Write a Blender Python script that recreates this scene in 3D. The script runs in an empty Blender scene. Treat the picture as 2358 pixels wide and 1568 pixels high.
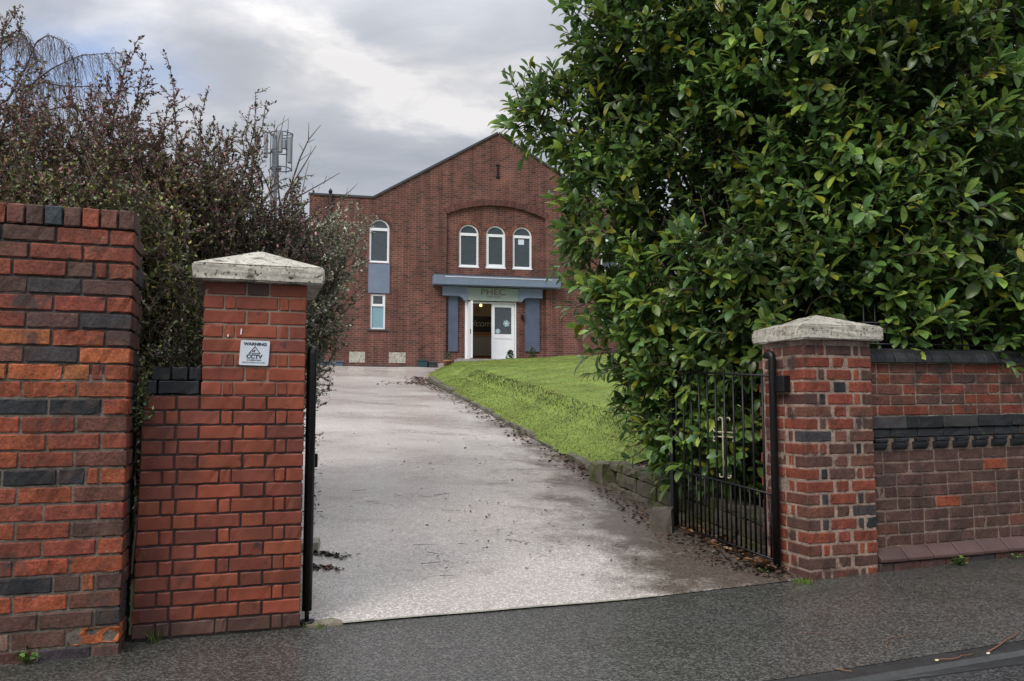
import bpy, bmesh, math, random
import numpy as np
from mathutils import Vector, Matrix
rng = np.random.default_rng(7); random.seed(7)
S = bpy.context.scene
rad = math.radians
# ------------------------------------------------------------------ camera
PITCH = rad(4.68); CZ = 1.15; FPX, CX, CY = 1846.0, 1178.5, 784.0
cam = bpy.data.cameras.new("camera"); camo = bpy.data.objects.new("camera", cam); S.collection.objects.link(camo)
camo.location = (0, 0, CZ); camo.rotation_euler = (rad(90) + PITCH, 0, 0)
cam.sensor_width = 36; cam.lens = FPX / 2357 * 36; cam.clip_start = .05; cam.clip_end = 2000
S.camera = camo
def ray(px, py):
    u = (px - CX) / FPX; v = -(py - CY) / FPX
    return np.array([u, math.cos(PITCH) - math.sin(PITCH) * v, math.sin(PITCH) + math.cos(PITCH) * v])
def P(px, py, d):
    r = ray(px, py); return np.array([0, 0, CZ]) + r * d / r[1]
# ------------------------------------------------------------------ light and sky
EXPOSURE = 0.66
SUN_EL, SUN_AZ = rad(42), rad(215)      # azimuth clockwise from +Y
S.view_settings.view_transform = 'Standard'; S.view_settings.look = 'None'
S.view_settings.exposure = EXPOSURE; S.view_settings.gamma = 1
sun = bpy.data.lights.new("sun", 'SUN'); suno = bpy.data.objects.new("sun", sun); S.collection.objects.link(suno)
sun.energy = 1.45; sun.angle = rad(25); sun.color = (1, .93, .84)
sd = Vector((math.sin(SUN_AZ) * math.cos(SUN_EL), math.cos(SUN_AZ) * math.cos(SUN_EL), math.sin(SUN_EL)))
suno.rotation_euler = (-sd).to_track_quat('-Z', 'Y').to_euler()
w = bpy.data.worlds.new("World"); S.world = w; w.use_nodes = True
nt = w.node_tree; nt.nodes.clear(); L = nt.links
def N(t, typ, **k):
    n = t.nodes.new(typ)
    for a, b in k.items(): setattr(n, a, b)
    return n
def build_sky():
    def math_(op, a, b=None, clamp=False):
        n = N(nt, 'ShaderNodeMath', operation=op, use_clamp=clamp)
        for i, x in enumerate((a, b)):
            if x is None: continue
            if isinstance(x, (int, float)): n.inputs[i].default_value = x
            else: L.new(x, n.inputs[i])
        return n.outputs[0]
    def mixc(f, a, b):
        n = N(nt, 'ShaderNodeMix', data_type='RGBA')
        if isinstance(f, (int, float)): n.inputs[0].default_value = f
        else: L.new(f, n.inputs[0])
        for i, x in ((6, a), (7, b)):
            if isinstance(x, tuple): n.inputs[i].default_value = (*x, 1)
            else: L.new(x, n.inputs[i])
        return n.outputs[2]
    out = N(nt, 'ShaderNodeOutputWorld'); bg = N(nt, 'ShaderNodeBackground'); bg.inputs[1].default_value = .1
    L.new(bg.outputs[0], out.inputs[0])
    sky = N(nt, 'ShaderNodeTexSky', sky_type='NISHITA', sun_disc=False, sun_elevation=SUN_EL, sun_rotation=SUN_AZ)
    tc = N(nt, 'ShaderNodeTexCoord')
    sep = N(nt, 'ShaderNodeSeparateXYZ'); L.new(tc.outputs['Generated'], sep.inputs[0])
    zz = math_('MAXIMUM', sep.outputs[2], 0.0); den = math_('ADD', zz, .22)
    ux = math_('DIVIDE', sep.outputs[0], den); uy = math_('DIVIDE', sep.outputs[1], den)
    comb = N(nt, 'ShaderNodeCombineXYZ'); L.new(ux, comb.inputs[0]); L.new(uy, comb.inputs[1])
    rot = N(nt, 'ShaderNodeMapping'); rot.inputs['Rotation'].default_value = (0, 0, rad(-38)); rot.inputs['Scale'].default_value = (1.0, 1.7, 1)
    L.new(comb.outputs[0], rot.inputs[0])
    def noise(scale, det, rough, dist):
        n = N(nt, 'ShaderNodeTexNoise'); L.new(rot.outputs[0], n.inputs[0])
        n.inputs['Scale'].default_value = scale; n.inputs['Detail'].default_value = det; n.inputs['Roughness'].default_value = rough; n.inputs['Distortion'].default_value = dist
        return n.outputs[0]
    n1 = noise(1.3, 7, .52, .35); n2 = noise(3.6, 6, .55, .5)
    def uvp(px, py):
        r = ray(px, py); r = r / np.linalg.norm(r); d = max(r[2], 0) + .22
        return r[0] / d, r[1] / d
    # a ragged bright rift in the cloud, as segments in the cloud plane
    def seg(a, b, wd, amp):
        (ax, ay), (bx, by) = uvp(*a), uvp(*b); dx, dy = bx - ax, by - ay; l2 = dx * dx + dy * dy
        px_ = math_('SUBTRACT', wx, ax); py_ = math_('SUBTRACT', wy, ay)
        t = math_('DIVIDE', math_('ADD', math_('MULTIPLY', px_, dx), math_('MULTIPLY', py_, dy)), l2, )
        t = math_('MINIMUM', math_('MAXIMUM', t, 0.0), 1.0)
        ex = math_('SUBTRACT', px_, math_('MULTIPLY', t, dx)); ey = math_('SUBTRACT', py_, math_('MULTIPLY', t, dy))
        d2 = math_('ADD', math_('MULTIPLY', ex, ex), math_('MULTIPLY', ey, ey))
        g = math_('POWER', 2.718, math_('MULTIPLY', d2, -1.0 / (wd * wd)))
        return math_('MULTIPLY', g, amp)
    warp = N(nt, 'ShaderNodeTexNoise'); L.new(comb.outputs[0], warp.inputs[0]); warp.inputs['Scale'].default_value = 3.0; warp.inputs['Detail'].default_value = 8; warp.inputs['Roughness'].default_value = .58
    wsep = N(nt, 'ShaderNodeSeparateXYZ'); L.new(warp.outputs[1], wsep.inputs[0])
    wx = math_('ADD', ux, math_('MULTIPLY', math_('SUBTRACT', wsep.outputs[0], .5), .42))
    wy = math_('ADD', uy, math_('MULTIPLY', math_('SUBTRACT', wsep.outputs[1], .5), .42))
    s = None
    for q in (((650, 70), (800, 160), .06, .46), ((780, 150), (1010, 245), .11, .46), ((900, 215), (1120, 275), .12, .30), ((40, 70), (300, 70), .10, .42), ((380, 40), (240, 20), .08, .2), ((1050, 50), (1240, 190), .10, .2), ((1160, 270), (1330, 330), .2, .22), ((700, 500), (300, 480), .3, .3)):
        v = seg(*q); s = v if s is None else math_('ADD', s, v)
    base = math_('MULTIPLY', math_('SUBTRACT', n1, .5), 1.7)
    base = math_('ADD', base, math_('MULTIPLY', math_('SUBTRACT', n2, .5), .85))
    s = math_('MULTIPLY', s, math_('ADD', -.15, math_('MULTIPLY', n2, 2.0)))
    f = math_('ADD', math_('ADD', base, .27), s)
    ramp = N(nt, 'ShaderNodeValToRGB'); L.new(f, ramp.inputs[0])
    e = ramp.color_ramp.elements
    e[0].position = 0; e[0].color = (.40, .42, .455, 1); e[1].position = 1; e[1].color = (.90, .87, .85, 1)
    m = e.new(.45); m.color = (.535, .545, .58, 1)
    # blue gap low on the left
    bl = seg((60, 210), (230, 150), .13, .85)
    c = mixc(math_('MINIMUM', bl, 1.0), ramp.outputs[0], (.36, .50, .80))
    # overcast brightening to the zenith
    lift = math_('ADD', 1.0, math_('MULTIPLY', math_('MAXIMUM', math_('SUBTRACT', zz, .40), 0.0), 6.5))
    vm = N(nt, 'ShaderNodeVectorMath', operation='SCALE'); L.new(c, vm.inputs[0]); L.new(math_('MULTIPLY', lift, 6.6), vm.inputs[3])
    fin = mixc(.9, sky.outputs[0], vm.outputs[0])
    L.new(fin, bg.inputs[0])
build_sky()
# ------------------------------------------------------------------ helpers
ORG = {}
def link(o): S.collection.objects.link(o); return o
def tag(o, label=None, cat=None, group=None, kind=None):
    for k, v in (('label', label), ('category', cat), ('group', group), ('kind', kind)):
        if v: o[k] = v
    return o
def thing(name, label, cat, loc, rotz=0, group=None):
    o = bpy.data.objects.new(name, None); link(o); o.location = loc; o.rotation_euler = (0, 0, rotz); o.empty_display_size = .1
    ORG[o.name] = np.array(loc, float) if rotz == 0 else np.zeros(3)
    return tag(o, label, cat, group)
def mk(name, V, F, mats, parent=None, col=None, smooth=False, mi=None):
    V = np.asarray(V, float).reshape(-1, 3)
    if parent is not None: V = V - ORG[parent.name]
    me = bpy.data.meshes.new(name)
    if isinstance(F, np.ndarray):
        k = F.shape[1]; nf = len(F)
        me.vertices.add(len(V)); me.vertices.foreach_set('co', V.ravel())
        me.loops.add(nf * k); me.loops.foreach_set('vertex_index', F.ravel().astype(np.int32))
        me.polygons.add(nf); me.polygons.foreach_set('loop_start', np.arange(0, nf * k, k, dtype=np.int32))
        try: me.polygons.foreach_set('loop_total', np.full(nf, k, dtype=np.int32))
        except Exception: pass
        me.update(calc_edges=True)
    else:
        me.from_pydata([tuple(v) for v in V], [], [tuple(int(i) for i in f) for f in F]); me.update()
    for m in (mats if isinstance(mats, (list, tuple)) else [mats]): me.materials.append(m)
    if mi is not None: me.polygons.foreach_set('material_index', np.asarray(mi, dtype=np.int32))
    if col is not None:
        a = me.color_attributes.new('Col', 'FLOAT_COLOR', 'POINT')
        c = np.ones((len(V), 4)); cc = np.asarray(col, float); c[:, :cc.shape[1]] = cc
        a.data.foreach_set('color', c.ravel())
    me.polygons.foreach_set('use_smooth', np.full(len(me.polygons), bool(smooth)))
    me.validate(); me.update()
    o = bpy.data.objects.new(name, me); link(o)
    if parent is not None:
        o.parent = parent; ORG[o.name] = ORG[parent.name]
    return o
class MB:
    def __init__(s): s.V = []; s.F = []; s.n = 0; s.C = []
    def add(s, V, F, c=(1, 1, 1)):
        V = np.asarray(V, float).reshape(-1, 3); s.V.append(V)
        for f in F: s.F.append([i + s.n for i in f])
        s.n += len(V); c = np.asarray(c, float); s.C.append(np.tile(c, (len(V), 1)) if c.ndim == 1 else c)
    def box(s, o, u, v, wv, c=(1, 1, 1)):
        o, u, v, wv = map(lambda a: np.asarray(a, float), (o, u, v, wv))
        V = [o, o + u, o + u + v, o + v, o + wv, o + u + wv, o + u + v + wv, o + v + wv]
        s.add(V, [(0, 3, 2, 1), (4, 5, 6, 7), (0, 1, 5, 4), (1, 2, 6, 5), (2, 3, 7, 6), (3, 0, 4, 7)], c)
    def abox(s, a, b, c=(1, 1, 1)):
        a = np.asarray(a, float); b = np.asarray(b, float); d = b - a
        s.box(a, (d[0], 0, 0), (0, d[1], 0), (0, 0, d[2]), c)
    def tube(s, pts, r, n=6, c=(1, 1, 1), cap=True):
        pts = np.asarray(pts, float); m = len(pts); r = np.broadcast_to(np.asarray(r, float), (m,))
        d = np.gradient(pts, axis=0); d /= np.linalg.norm(d, axis=1)[:, None] + 1e-9
        ref = np.array([0, 0, 1.]) if abs(d[0][2]) < .9 else np.array([1., 0, 0])
        V = []
        for i in range(m):
            a = np.cross(d[i], ref); la = np.linalg.norm(a)
            a = a / la if la > 1e-5 else np.array([1., 0, 0]); b = np.cross(d[i], a)
            for k in range(n):
                t = 2 * math.pi * k / n; V.append(pts[i] + r[i] * (math.cos(t) * a + math.sin(t) * b))
        F = [(i * n + k, i * n + (k + 1) % n, (i + 1) * n + (k + 1) % n, (i + 1) * n + k) for i in range(m - 1) for k in range(n)]
        if cap: F += [tuple(range(n))[::-1], tuple(range((m - 1) * n, m * n))]
        s.add(V, F, c)
    def build(s, name, mat, parent=None, smooth=False, col=True):
        return mk(name, np.concatenate(s.V), s.F, mat, parent, np.concatenate(s.C) if col else None, smooth)
def bevel(o, wdt, seg=2):
    bm = bmesh.new(); bm.from_mesh(o.data)
    bmesh.ops.remove_doubles(bm, verts=bm.verts, dist=1e-5)
    bmesh.ops.bevel(bm, geom=list(bm.edges), offset=wdt, segments=seg, affect='EDGES', profile=.5)
    bm.to_mesh(o.data); bm.free(); return o
# ------------------------------------------------------------------ materials
def mat(name, color=(.5, .5, .5), rough=.6, attr=False, metal=0, spec=.5, noise=None, bump=None, noise2=None, emit=None, transl=0, sub=None):
    """noise=(scale, lo, hi): multiplies the colour; noise2=(scale, colour, threshold, soft): patches of a second colour; bump=(scale, strength, dist)"""
    m = bpy.data.materials.new(name); m.use_nodes = True; t = m.node_tree; n = t.nodes; l = t.links
    b = n['Principled BSDF']; b.inputs['Roughness'].default_value = rough; b.inputs['Metallic'].default_value = metal
    b.inputs['Specular IOR Level'].default_value = spec
    tc = N(t, 'ShaderNodeNewGeometry'); pos = tc.outputs['Position']
    if attr:
        a = N(t, 'ShaderNodeVertexColor', layer_name='Col'); c = a.outputs[0]
    else:
        a = N(t, 'ShaderNodeRGB'); a.outputs[0].default_value = (*color, 1); c = a.outputs[0]
    def noi(scale, det=6, rg=.6):
        x = N(t, 'ShaderNodeTexNoise'); l.new(pos, x.inputs[0]); x.inputs['Scale'].default_value = scale; x.inputs['Detail'].default_value = det; x.inputs['Roughness'].default_value = rg
        return x.outputs[0]
    for nz in (noise if isinstance(noise, list) else [noise] if noise else []):
        sc, lo, hi = nz
        mr = N(t, 'ShaderNodeMapRange'); l.new(noi(sc), mr.inputs[0])
        mr.inputs[1].default_value = .3; mr.inputs[2].default_value = .7; mr.inputs[3].default_value = lo; mr.inputs[4].default_value = hi
        vm = N(t, 'ShaderNodeVectorMath', operation='SCALE'); l.new(c, vm.inputs[0]); l.new(mr.outputs[0], vm.inputs[3]); c = vm.outputs[0]
    for nz in (noise2 if isinstance(noise2, list) else [noise2] if noise2 else []):
        sc, c2, th, soft = nz
        mr = N(t, 'ShaderNodeMapRange'); l.new(noi(sc), mr.inputs[0]); mr.inputs[1].default_value = th; mr.inputs[2].default_value = th + soft
        mx = N(t, 'ShaderNodeMix', data_type='RGBA'); l.new(mr.outputs[0], mx.inputs[0]); l.new(c, mx.inputs[6]); mx.inputs[7].default_value = (*c2, 1); c = mx.outputs[2]
    l.new(c, b.inputs['Base Color'])
    if bump:
        h = None
        for sc, st, ds in (bump if isinstance(bump, list) else [bump]):
            bp = N(t, 'ShaderNodeBump'); bp.inputs['Strength'].default_value = st; bp.inputs['Distance'].default_value = ds; l.new(noi(sc, 5, .65), bp.inputs['Height'])
            if h is not None: l.new(h, bp.inputs['Normal'])
            h = bp.outputs[0]
        l.new(h, b.inputs['Normal'])
    if emit:
        b.inputs['Emission Color'].default_value = (*emit[0], 1); b.inputs['Emission Strength'].default_value = emit[1]
    if transl:
        tr = N(t, 'ShaderNodeBsdfTranslucent'); l.new(c, tr.inputs[0]); ms = N(t, 'ShaderNodeMixShader'); ms.inputs[0].default_value = transl
        l.new(b.outputs[0], ms.inputs[1]); l.new(tr.outputs[0], ms.inputs[2]); l.new(ms.outputs[0], n['Material Output'].inputs[0])
    return m
M = {}
M['brick'] = mat('old_brick', attr=True, rough=.62, spec=.3, noise=[(9, .6, 1.3), (70, .6, 1.3), (160, .75, 1.2)], noise2=[(5.5, (.055, .036, .031), .54, .14), (10, (.26, .20, .165), .70, .06), (38, (.035, .028, .027), .62, .1), (16, (.03, .027, .027), .66, .06)], bump=[(45, .7, .007), (200, .5, .0025)])
M['smooth_brick'] = mat('pressed_brick', attr=True, rough=.5, spec=.4, noise=[(7, .72, 1.15), (120, .85, 1.1)], noise2=[(11, (.04, .022, .02), .62, .12), (3.2, (.055, .026, .021), .55, .22)], bump=[(60, .25, .003), (260, .25, .001)])
M['engineering'] = mat('blue_brick', attr=True, rough=.55, spec=.3, noise=[(8, .6, 1.3)], noise2=[(14, (.05, .055, .04), .6, .12)], bump=[(50, .35, .005)])
M['stone'] = mat('cap_stone', (.50, .475, .41), rough=.8, spec=.25, noise=[(5, .72, 1.12), (30, .75, 1.12)], noise2=[(9, (.11, .105, .075), .55, .12), (50, (.07, .066, .048), .57, .06), (7, (.30, .20, .10), .68, .08), (24, (.05, .05, .035), .63, .05)], bump=[(40, .5, .006), (150, .3, .002)])
M['grey_stone'] = mat('edging_stone', (.11, .10, .075), rough=.8, spec=.25, noise=[(7, .6, 1.25), (40, .75, 1.15)], noise2=[(6, (.058, .068, .018), .50, .12), (22, (.035, .035, .03), .60, .1)], bump=[(25, .7, .015), (110, .4, .004)])
M['iron'] = mat('black_iron', (.004, .004, .005), rough=.45, spec=.35, noise=(30, .7, 1.4), bump=(90, .2, .001))
M['gilt'] = mat('cream_paint', (.42, .38, .28), rough=.5, noise=(60, .6, 1.2))
M['white'] = mat('white_plastic', (.80, .82, .86), rough=.35, noise=(4, .93, 1.04))
M['bluegrey'] = mat('blue_grey_paint', (.16, .205, .285), rough=.5, noise=[(3, .88, 1.1), (25, .95, 1.05)])
M['darkblue'] = mat('slate_blue_paint', (.075, .10, .155), rough=.5, noise=[(3, .85, 1.12)])
M['sign'] = mat('sage_board', (.27, .33, .30), rough=.5, noise=(5, .92, 1.06))
M['letter'] = mat('brown_letters', (.12, .085, .075), rough=.5)
M['ink'] = mat('sign_ink', (.03, .035, .06), rough=.5)
M['signmetal'] = mat('sign_plate', (.60, .66, .74), rough=.4, noise=(12, .92, 1.05))
M['bark'] = mat('bark', (.034, .027, .022), rough=.85, noise=(20, .6, 1.4), bump=(40, .5, .006))
M['twig'] = mat('twig_bark', (.085, .058, .052), rough=.8, noise=(15, .6, 1.5))
M['leafbig'] = mat('laurel_leaf', attr=True, rough=.34, spec=.5, noise=(25, .8, 1.2), transl=.36)
M['leafsmall'] = mat('small_leaf', attr=True, rough=.42, spec=.45, transl=.18)
M['grass'] = mat('grass_blade', attr=True, rough=.6, spec=.25, transl=.3)
M['litter'] = mat('dead_leaf', attr=True, rough=.55, spec=.35, noise=(60, .6, 1.3))
M['soil'] = mat('soil', (.045, .034, .025), rough=.9, noise=[(4, .6, 1.4), (30, .6, 1.3)], noise2=[(3, (.05, .055, .02), .58, .15)], bump=[(12, .8, .05), (60, .6, .012)])
M['lawn'] = mat('turf', (.14, .19, .038), rough=.85, spec=.2, noise=[(1.3, .7, 1.3), (14, .7, 1.3)], noise2=[(.9, (.13, .13, .025), .55, .2)], bump=[(18, .6, .04), (90, .5, .01)])
M['earth'] = mat('far_ground', (.07, .085, .035), rough=.9, noise=[(.3, .7, 1.3)])
def brick_wall_mat():
    m = bpy.data.materials.new('hall_brick'); m.use_nodes = True; t = m.node_tree; l = t.links; b = t.nodes['Principled BSDF']
    tc = N(t, 'ShaderNodeTexCoord'); sp = N(t, 'ShaderNodeSeparateXYZ'); l.new(tc.outputs['Object'], sp.inputs[0])
    ad = N(t, 'ShaderNodeMath', operation='ADD'); l.new(sp.outputs[0], ad.inputs[0]); l.new(sp.outputs[1], ad.inputs[1])
    cb = N(t, 'ShaderNodeCombineXYZ'); l.new(ad.outputs[0], cb.inputs[0]); l.new(sp.outputs[2], cb.inputs[1])
    br = N(t, 'ShaderNodeTexBrick'); l.new(cb.outputs[0], br.inputs[0])
    br.inputs['Color1'].default_value = (.165, .056, .043, 1); br.inputs['Color2'].default_value = (.088, .041, .036, 1); br.inputs['Mortar'].default_value = (.20, .135, .11, 1)
    br.inputs['Scale'].default_value = 1; br.inputs['Brick Width'].default_value = .225; br.inputs['Row Height'].default_value = .075; br.inputs['Mortar Size'].default_value = .009; br.inputs['Mortar Smooth'].default_value = .2; br.inputs['Bias'].default_value = -.1
    # a second, coarser brick lattice gives odd dark bricks
    br2 = N(t, 'ShaderNodeTexBrick'); l.new(cb.outputs[0], br2.inputs[0])
    br2.inputs['Color1'].default_value = (1, 1, 1, 1); br2.inputs['Color2'].default_value = (.3, .3, .34, 1); br2.inputs['Mortar'].default_value = (1, 1, 1, 1)
    br2.inputs['Scale'].default_value = 1; br2.inputs['Brick Width'].default_value = .225; br2.inputs['Row Height'].default_value = .075; br2.inputs['Mortar Size'].default_value = .004; br2.inputs['Bias'].default_value = -.62; br2.offset_frequency = 2
    mp = N(t, 'ShaderNodeMix', data_type='RGBA', blend_type='MULTIPLY'); mp.inputs[0].default_value = .8; l.new(br.outputs[0], mp.inputs[6]); l.new(br2.outputs[0], mp.inputs[7])
    nz = N(t, 'ShaderNodeTexNoise'); l.new(tc.outputs['Object'], nz.inputs[0]); nz.inputs['Scale'].default_value = 1.2; nz.inputs['Detail'].default_value = 8; nz.inputs['Roughness'].default_value = .65
    mr = N(t, 'ShaderNodeMapRange'); l.new(nz.outputs[0], mr.inputs[0]); mr.inputs[1].default_value = .3; mr.inputs[2].default_value = .7; mr.inputs[3].default_value = .68; mr.inputs[4].default_value = 1.3
    vm = N(t, 'ShaderNodeVectorMath', operation='SCALE'); l.new(mp.outputs[2], vm.inputs[0]); l.new(mr.outputs[0], vm.inputs[3])
    ma = N(t, 'ShaderNodeMapping'); l.new(tc.outputs['Object'], ma.inputs[0]); ma.inputs['Scale'].default_value = (4.5, 4.5, .35)
    n3 = N(t, 'ShaderNodeTexNoise'); l.new(ma.outputs[0], n3.inputs[0]); n3.inputs['Scale'].default_value = 1; n3.inputs['Detail'].default_value = 5
    m3 = N(t, 'ShaderNodeMapRange'); l.new(n3.outputs[0], m3.inputs[0]); m3.inputs[1].default_value = .35; m3.inputs[2].default_value = .62; m3.inputs[3].default_value = .68; m3.inputs[4].default_value = 1.08
    v3 = N(t, 'ShaderNodeVectorMath', operation='SCALE'); l.new(vm.outputs[0], v3.inputs[0]); l.new(m3.outputs[0], v3.inputs[3])
    l.new(v3.outputs[0], b.inputs['Base Color']); b.inputs['Roughness'].default_value = .75; b.inputs['Specular IOR Level'].default_value = .25
    bp = N(t, 'ShaderNodeBump'); bp.inputs['Strength'].default_value = .6; bp.inputs['Distance'].default_value = .01; l.new(br.outputs['Fac'], bp.inputs['Height']); bp.invert = True
    l.new(bp.outputs[0], b.inputs['Normal'])
    return m
M['hall'] = brick_wall_mat()
def asphalt(name, c1, c2, c3, rlo, rhi, spk, wet_scale, coat=0, dirt_shade=None, spa=1.0):
    """wet macadam: aggregate speckle, damp patches that change gloss, fine relief"""
    m = bpy.data.materials.new(name); m.use_nodes = True; t = m.node_tree; l = t.links; b = t.nodes['Principled BSDF']
    g = N(t, 'ShaderNodeNewGeometry'); pos = g.outputs['Position']
    def noi(sc, det=6, rg=.6, v=None):
        x = N(t, 'ShaderNodeTexNoise'); l.new(v or pos, x.inputs[0]); x.inputs['Scale'].default_value = sc; x.inputs['Detail'].default_value = det; x.inputs['Roughness'].default_value = rg; return x.outputs[0]
    def mr(x, a, bb, c, d):
        n = N(t, 'ShaderNodeMapRange'); l.new(x, n.inputs[0])
        for i, v in enumerate((a, bb, c, d)): n.inputs[i + 1].default_value = v
        return n.outputs[0]
    def mix(f, a, bb):
        n = N(t, 'ShaderNodeMix', data_type='RGBA'); l.new(f, n.inputs[0])
        for i, x in ((6, a), (7, bb)):
            if isinstance(x, tuple): n.inputs[i].default_value = (*x, 1)
            else: l.new(x, n.inputs[i])
        return n.outputs[2]
    mp = N(t, 'ShaderNodeMapping'); l.new(pos, mp.inputs[0]); mp.inputs['Rotation'].default_value = (0, 0, rad(-15)); mp.inputs['Scale'].default_value = (.55, 1, 1)
    big = noi(wet_scale, 8, .62, mp.outputs[0])
    c = mix(mr(big, .35, .65, 0, 1), c1, c2)
    c = mix(mr(noi(1.7, 7, .7, mp.outputs[0]), .56, .72, 0, .8), c, c3)
    dm = None
    if dirt_shade:
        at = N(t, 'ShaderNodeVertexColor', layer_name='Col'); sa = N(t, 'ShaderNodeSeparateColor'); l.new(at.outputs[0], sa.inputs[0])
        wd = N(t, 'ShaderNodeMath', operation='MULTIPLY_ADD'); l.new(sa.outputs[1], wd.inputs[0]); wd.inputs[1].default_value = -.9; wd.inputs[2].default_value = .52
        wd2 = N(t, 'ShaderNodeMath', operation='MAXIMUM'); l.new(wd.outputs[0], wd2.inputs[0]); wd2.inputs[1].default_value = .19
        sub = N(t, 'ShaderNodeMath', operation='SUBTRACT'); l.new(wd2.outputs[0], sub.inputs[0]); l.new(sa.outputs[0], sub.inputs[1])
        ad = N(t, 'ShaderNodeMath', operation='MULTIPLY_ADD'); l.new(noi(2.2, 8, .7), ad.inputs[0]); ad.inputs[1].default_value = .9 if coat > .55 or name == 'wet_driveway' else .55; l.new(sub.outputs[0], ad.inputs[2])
        dm = mr(ad.outputs[0], .42, .66, 0, .92); c = mix(dm, c, dirt_shade)  # dirt on the driveway; on the pavement moss and painted shade
    vo = N(t, 'ShaderNodeTexVoronoi'); l.new(pos, vo.inputs[0]); vo.inputs['Scale'].default_value = spk
    sp = N(t, 'ShaderNodeSeparateColor'); l.new(vo.outputs['Color'], sp.inputs[0])
    pw = N(t, 'ShaderNodeMath', operation='POWER'); l.new(sp.outputs[0], pw.inputs[0]); pw.inputs[1].default_value = 2.2
    sc = N(t, 'ShaderNodeVectorMath', operation='SCALE'); l.new(c, sc.inputs[0]); l.new(mr(pw.outputs[0], 0, 1, 1 - .55 * spa, 1 + 1.35 * spa), sc.inputs[3])
    l.new(sc.outputs[0], b.inputs['Base Color'])
    l.new(mr(noi(wet_scale * 1.6, 7, .65, mp.outputs[0]), .36, .64, rlo, rhi), b.inputs['Roughness'])
    if coat:
        cw = mr(noi(wet_scale * 1.1, 7, .62, mp.outputs[0]), .34, .6, coat, .25)
        if dm is not None:
            k = N(t, 'ShaderNodeMath', operation='MULTIPLY'); l.new(cw, k.inputs[0]); l.new(mr(dm, 0, 1, 1, .15), k.inputs[1]); cw = k.outputs[0]
        l.new(cw, b.inputs['Coat Weight']); b.inputs['Coat Roughness'].default_value = .17; b.inputs['Coat IOR'].default_value = 1.38
        cb_ = N(t, 'ShaderNodeBump'); cb_.inputs['Strength'].default_value = .22; cb_.inputs['Distance'].default_value = .004; l.new(noi(38, 4, .6), cb_.inputs['Height']); l.new(cb_.outputs[0], b.inputs['Coat Normal'])
    h = None
    for src, st, ds in ((vo.outputs['Distance'], .35, .003), (noi(90, 4, .7), .4, .002), (noi(5, 6, .6), .22, .012)):
        bp = N(t, 'ShaderNodeBump'); bp.inputs['Strength'].default_value = st; bp.inputs['Distance'].default_value = ds; l.new(src, bp.inputs['Height'])
        if h is not None: l.new(h, bp.inputs['Normal'])
        h = bp.outputs[0]
    l.new(h, b.inputs['Normal']); return m
M['drive'] = asphalt('wet_driveway', (.47, .43, .395), (.36, .33, .30), (.22, .185, .165), .2, .42, 110, .55, .6, (.07, .052, .04), .5)
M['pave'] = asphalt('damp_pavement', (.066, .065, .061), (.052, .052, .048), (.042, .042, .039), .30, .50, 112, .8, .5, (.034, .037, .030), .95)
M['road'] = asphalt('road_tarmac', (.045, .045, .046), (.036, .036, .037), (.026, .026, .026), .3, .55, 100, .8)
def glass(name, tint, alpha, ior=1.6, rough=.03):
    m = bpy.data.materials.new(name); m.use_nodes = True; t = m.node_tree; l = t.links; b = t.nodes['Principled BSDF']
    b.inputs['Base Color'].default_value = (*tint, 1); b.inputs['Roughness'].default_value = rough; b.inputs['IOR'].default_value = ior
    if rough < .1:
        g_ = N(t, 'ShaderNodeNewGeometry'); nz = N(t, 'ShaderNodeTexNoise'); l.new(g_.outputs['Position'], nz.inputs[0]); nz.inputs['Scale'].default_value = 5; nz.inputs['Detail'].default_value = 3
        bp = N(t, 'ShaderNodeBump'); bp.inputs['Strength'].default_value = .5; bp.inputs['Distance'].default_value = .03; l.new(nz.outputs[0], bp.inputs['Height']); l.new(bp.outputs[0], b.inputs['Normal'])
    tr = N(t, 'ShaderNodeBsdfTransparent'); tr.inputs[0].default_value = (.85, .9, .92, 1)
    ms = N(t, 'ShaderNodeMixShader'); ms.inputs[0].default_value = alpha
    l.new(tr.outputs[0], ms.inputs[1]); l.new(b.outputs[0], ms.inputs[2]); l.new(ms.outputs[0], t.nodes['Material Output'].inputs[0]); return m
M['glass'] = glass('window_glass', (.04, .055, .065), .93, 1.9)
M['frosted'] = glass('obscured_glass', (.22, .36, .44), .97, 1.5, .3)
# ------------------------------------------------------------------ terrain functions
TH = rad(18); R_ = np.array([math.cos(TH), math.sin(TH), 0]); N_ = np.array([-math.sin(TH), math.cos(TH), 0])
T0 = 4.43
def sq(x, y): return x * R_[0] + y * R_[1], x * N_[0] + y * N_[1] - T0
def pz(s): return np.clip((np.asarray(s, float) - 2.2) * .03, 0, .35)
def hz(x, y):
    s, q = sq(np.asarray(x, float), np.asarray(y, float))
    up = .1095 * np.clip(q, 0, None); up = np.minimum(up, 2.47)
    return up + pz(s) * np.exp(-np.clip(q, 0, None) / 1.5)
def GH(px, py, dz=0.0):
    r = ray(px, py); lo = 2.0
    for d in np.arange(2.5, 40, .01):
        p = np.array([0, 0, CZ]) + r * d / r[1]
        if p[2] <= hz(p[0], p[1]) + dz: return p
    return p
def Wp(s, t, z): return s * R_ + t * N_ + np.array([0, 0, z])
def grid(us, fn, vs):
    V = np.array([fn(u, v) for u in us for v in vs]); nv = len(vs)
    F = np.array([(i * nv + j, (i + 1) * nv + j, (i + 1) * nv + j + 1, i * nv + j + 1) for i in range(len(us) - 1) for j in range(nv - 1)])
    return V, F
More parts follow.
